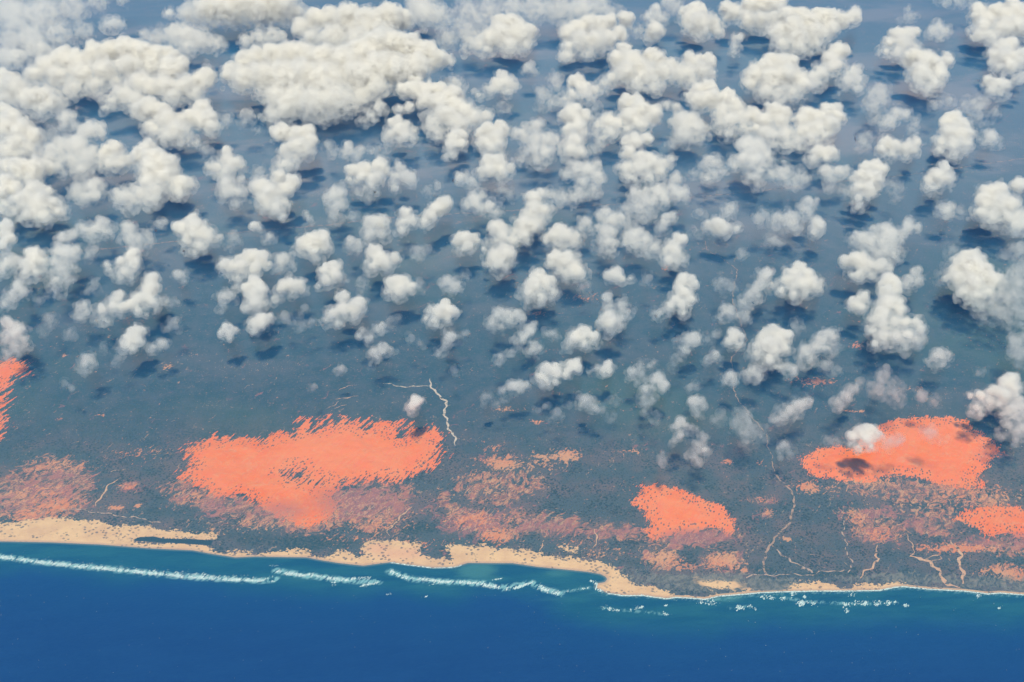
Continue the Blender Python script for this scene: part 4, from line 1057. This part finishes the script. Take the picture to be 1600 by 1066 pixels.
def build_clouds():
    clouds = read_clouds()
    temp, info = [], []
    for k, (tone, puffs) in enumerate(clouds):
        Sl, t = cloud_spheres(tone, puffs, 100 + k)
        px = t / (FPX * .64)                                   # metres per rendered pixel
        for which, S in enumerate(Sl):
            V_, F_ = soup(S)
            o = bpy.data.objects.new('tmp', raw_mesh('tmp', V_, F_)); COL.objects.link(o)
            md = o.modifiers.new('r', 'REMESH'); md.mode = 'VOXEL'
            md.voxel_size = px * (1.35, 1.7, 2.0)[which]
            temp.append((k, which, o))
    dg = bpy.context.evaluated_depsgraph_get()
    got = {}
    for k, which, o in temp:
        me = o.evaluated_get(dg).to_mesh()
        v = np.empty(len(me.vertices) * 3, np.float32); me.vertices.foreach_get('co', v)
        nr = np.empty(len(me.vertices) * 3, np.float32); me.vertices.foreach_get('normal', nr)
        f = np.empty(len(me.loops), np.int32); me.loops.foreach_get('vertex_index', f)
        got[(k, which)] = (v.reshape(-1, 3).astype(float), nr.reshape(-1, 3), f.reshape(-1, 4))
        o.evaluated_get(dg).to_mesh_clear()
    for _, _, o in temp:
        m = o.data; bpy.data.objects.remove(o); bpy.data.meshes.remove(m)
    out, nv = [], 0
    for k, (tone, puffs) in enumerate(clouds):
        Vs, Fs, mi, n = [], [], [], 0
        fk = max(1.0, at(puffs[0][0], puffs[0][1])[2] / 17500)
        for j, which in enumerate(range(3)):
            if (k, which) not in got: continue
            v, nr, f = got[(k, which)]
            if which == 0:
                a_ = {'d': .9, 'm': 1.2, 'w': 1.4}[tone] * fk
                b = np.abs(n3(v, 110 * fk, 1)) - .25
                v = v + nr * (a_ * (50 * b + 28 * (np.abs(n3(v, 52 * fk, 2)) - .25)))[:, None]
            else:
                v = v + nr * (fk * (50 * (np.abs(n3(v, 125 * fk, 3)) - .26) + 28 * (np.abs(n3(v, 56 * fk, 4)) - .28)))[:, None]
            v[:, 2] = np.maximum(v[:, 2], 442.0)
            Vs.append(v); Fs.append(f + n); mi += [j] * len(f); n += len(v)
        V_ = np.concatenate(Vs); F_ = np.concatenate(Fs); nv += len(V_)
        c = np.array([*V_.mean(0)[:2], BASE])
        name = {'d': 'cumulus_cloud', 'm': 'soft_cloud', 'w': 'wispy_cloud'}[tone]
        me = raw_mesh(name, V_ - c, F_)
        for m in MATS[tone]: me.materials.append(m)
        me.polygons.foreach_set('material_index', np.array(mi, np.int32))
        o = bpy.data.objects.new(name, me); o.location = c; COL.objects.link(o)
        out.append((o, tone, puffs))
    print('CLOUD VERTS', nv, 'clouds', len(out))
    return out


CLOUD_OBS = build_clouds()


# ------------------------------------------------------------------ which cloud is which
MARKS = [  # landmark phrase, x, y
 ('the big orange dune field on the left', 490, 730), ('the small round orange dune field', 1065, 800), ('the wide orange dune field on the right', 1410, 705),
 ('the orange dunes cut by the left edge', 5, 615), ('the pale forked dry riverbed', 688, 640), ('the winding dirt road inland', 1148, 520), ('the lower bends of the dirt road', 1205, 700),
 ('the long straight road, far left stretch', 250, 380), ('the long straight road, left of centre', 560, 345), ('the long straight road, centre', 860, 326), ('the long straight road, right of centre', 1120, 305),
 ('the long straight road, far right stretch', 1480, 266)]
NAMED = [  # x, y of a point in the cloud, what sets it apart from all others
 (480, 130, 'enormous billowing white cumulus bank, the largest cloud of all', 'the enormous white cumulus bank'),
 (160, 100, 'long arched cream white cloud bank beneath the thin sheet at upper left', 'the long arched cloud bank'),
 (390, 15, 'long bright cloud bank cut by the top edge at left of centre', 'the long cloud bank at the top edge'),
 (540, 45, 'broad puffy white cloud right behind the largest cumulus bank', 'the cloud behind the largest bank'),
 (90, 10, 'thin pale cloud sheet spread over the upper left corner', 'the thin sheet in the upper left corner'),
 (810, 15, 'thin pale cloud veil along the top edge at the centre', 'the thin veil on the top edge'),
 (1110, 160, 'lumpy white cloud sloping down from the two round puffs at upper right', 'the sloping lumpy cloud'),
 (1265, 195, 'broad heart shaped white cloud right of the sloping lumpy one', 'the broad heart shaped cloud'),
 (1220, 130, 'wide rounded white cloud with flat grey base at upper right', 'the wide rounded cloud'),
 (1310, 95, 'long white arm of cloud reaching up right from the wide rounded cloud', 'the arm shaped cloud'),
 (1250, 45, 'broad grey bottomed white cloud close under the top edge at right', 'the broad grey bottomed cloud'),
 (1560, 35, 'big white cloud heap in the upper right corner', 'the cloud heap in the upper right corner'),
 (1440, 105, 'rounded bright white cloud below and left of the upper right corner heap', 'the rounded bright cloud'),
 (985, 100, 'white cloud with two peaks above the centre right of the top', 'the two peaked cloud'),
 (1000, 245, 'boot shaped bright white cloud with a heel pointing right', 'the boot shaped cloud'),
 (690, 160, 'jagged white cloud trailing down right from a small peak', 'the jagged trailing cloud'),
 (780, 40, 'white cloud shaped like a wedge with its peak at the right', 'the wedge shaped cloud'),
 (240, 290, 'tall white cloud with a curled foot pointing left', 'the cloud with the curled foot'),
 (445, 230, 'zigzag white cloud with a hooked head', 'the zigzag cloud'),
 (290, 200, 'ragged white cloud forming a v shape below the arched bank', 'the v shaped cloud'),
 (200, 475, 'pale jagged cloud like a saw blade rising to the right', 'the saw blade cloud'),
 (390, 455, 'dense white upright cloud beside the ring of small puffs', 'the dense upright cloud'),
 (780, 400, 'compact bright white cloud with a faint dark ellipse of shadow below', 'the compact bright cloud'),
 (870, 420, 'curved bright white cloud rising right in the middle of the plain', 'the curved bright cloud'),
 (1400, 500, 'tall lumpy white cloud with a wide foot, right of the winding road', 'the tall cloud with the wide foot'),
 (1530, 430, 'large ragged white cloud in front of the grey veil at right', 'the large ragged cloud'),
 (1575, 440, 'grey translucent veil of cloud hanging on the right edge', 'the grey veil'),
 (1560, 320, 'big bright cloud cut by the right edge, under the straight road', 'the big cloud on the right edge'),
 (1570, 620, 'big white cloud hanging over the right corner of the wide dunes', 'the big cloud over the dune corner'),
 (1345, 680, 'white cloud puff drifting right over the wide orange dune field', 'the puff over the orange dunes'),
 (1205, 545, 'thick white cloud ball close beside the dirt road', 'the thick cloud ball'),
 (1250, 445, 'bright fan shaped cloud right of the winding road', 'the fan shaped cloud'),
 (1385, 400, 'pale cloud curving like a comma in the right half', 'the comma shaped cloud'),
 (1060, 465, 'slanting white cloud tapering to the lower left', 'the slanting tapered cloud'),
 (880, 580, 'low bright cloud with a long grey tail to the left', 'the low bright cloud'),
 (648, 637, 'lone oval pinkish white cloud beside the pale dry riverbed', 'the lone oval cloud'),
 (1075, 690, 'ragged grey cloud nearest to the small round orange dune', 'the ragged grey cloud'),
 (205, 530, 'egg shaped white cloud left of the lone slanting wisp', 'the egg shaped cloud'),
 (135, 570, 'small blocky cloud between the orange dunes at left edge and the egg shaped one', 'the small blocky cloud'),
 (540, 480, 'white cloud with a bitten lower edge left of centre', 'the cloud with the bitten edge'),
 (305, 365, 'four cornered white cloud on the line of the straight road', 'the four cornered cloud'),
 (40, 310, 'dense low cloud heap at the left edge, the lowest bright one there', 'the dense heap on the left edge'),
 (25, 210, 'bulky cream white cloud on the left edge under the arched bank', 'the bulky cloud on the left edge')]


def describe():
    inf = []
    for o, tone, puffs in CLOUD_OBS:
        x0, x1 = min(x - r for x, y, r in puffs), max(x + r for x, y, r in puffs)
        y0, y1 = min(y - r for x, y, r in puffs), max(y + r for x, y, r in puffs)
        wt = sum(r * r for _, _, r in puffs)
        inf.append(dict(o=o, tone=tone, w=x1 - x0, h=y1 - y0, x=sum(x * r * r for x, y, r in puffs) / wt, y=sum(y * r * r for x, y, r in puffs) / wt, p=puffs))
    marks, used = list(MARKS), set()
    for x, y, text, short in NAMED:
        i = min((i for i in range(len(inf)) if i not in used), key=lambda i: min(max(0, math.hypot(x - a, y - b) - r * .6) for a, b, r in inf[i]['p']) + .05 * math.hypot(x - inf[i]['x'], y - inf[i]['y']) - .01 * inf[i]['w'])
        used.add(i)
        inf[i]['label'] = text
        marks.append((short, inf[i]['x'], inf[i]['y']))
    seen = set()

    def size(c):
        s = math.sqrt(c['w'] * c['h'])
        return 'tiny' if s < 24 else 'small' if s < 44 else 'medium sized' if s < 80 else 'large'

    def shape(c):
        q = c['w'] / c['h']
        return 'long' if q > 1.75 else 'wide' if q > 1.25 else 'upright' if q < .78 else 'round' if len(c['p']) < 4 else 'lumpy'

    def side(dx, dy):
        k = int(round(math.atan2(-dy * 1.15, dx) / (math.pi / 4))) % 8
        return ['right of', 'above and right of', 'above', 'above and left of', 'left of', 'below and left of', 'below', 'below and right of'][k]
    tone = {'d': 'bright white', 'm': 'soft grey white', 'w': 'thin grey wispy'}
    for i, c in enumerate(inf):
        if i in used: continue
        near = sorted(marks, key=lambda m: math.hypot(m[1] - c['x'], (m[2] - c['y']) * 1.1))
        for m in near[:10]:
            t = '%s %s %s cloud %s %s' % (size(c), shape(c), tone[c['tone']], side(c['x'] - m[1], c['y'] - m[2]), m[0])
            if t not in seen and len(t.split()) <= 16: break
        seen.add(t)
        c['label'] = t
    for c in inf:
        tag(c['o'], c['label'], 'cloud', 'fair weather clouds drifting over the dry coastal plain')


describe()


# ------------------------------------------------------------------ haze: the blue air that lies over land and sea, below the clouds
def haze():
    g = NT('haze')
    v = g.t.nodes.new('ShaderNodeVolumePrincipled')
    v.inputs['Color'].default_value = HAZE_COL
    v.inputs['Density'].default_value = HAZE_D
    v.inputs['Anisotropy'].default_value = 0.0
    g.t.links.new(v.outputs[0], g.out.inputs['Volume'])
    x, y0, y1, z0, z1 = 290000, -230000, 380000, -60.0, 436.0
    vs = [(-x, y0, z0), (x, y0, z0), (x, y1, z0), (-x, y1, z0), (-x, y0, z1), (x, y0, z1), (x, y1, z1), (-x, y1, z1)]
    fs = [[3, 2, 1, 0], [4, 5, 6, 7], [0, 1, 5, 4], [1, 2, 6, 5], [2, 3, 7, 6], [3, 0, 4, 7]]
    tag(link_mesh('haze', vs, fs, [g.m]), kind='stuff')


HAZE_COL = (.12, .49, .95, 1)
HAZE_D = 0.00041
haze()
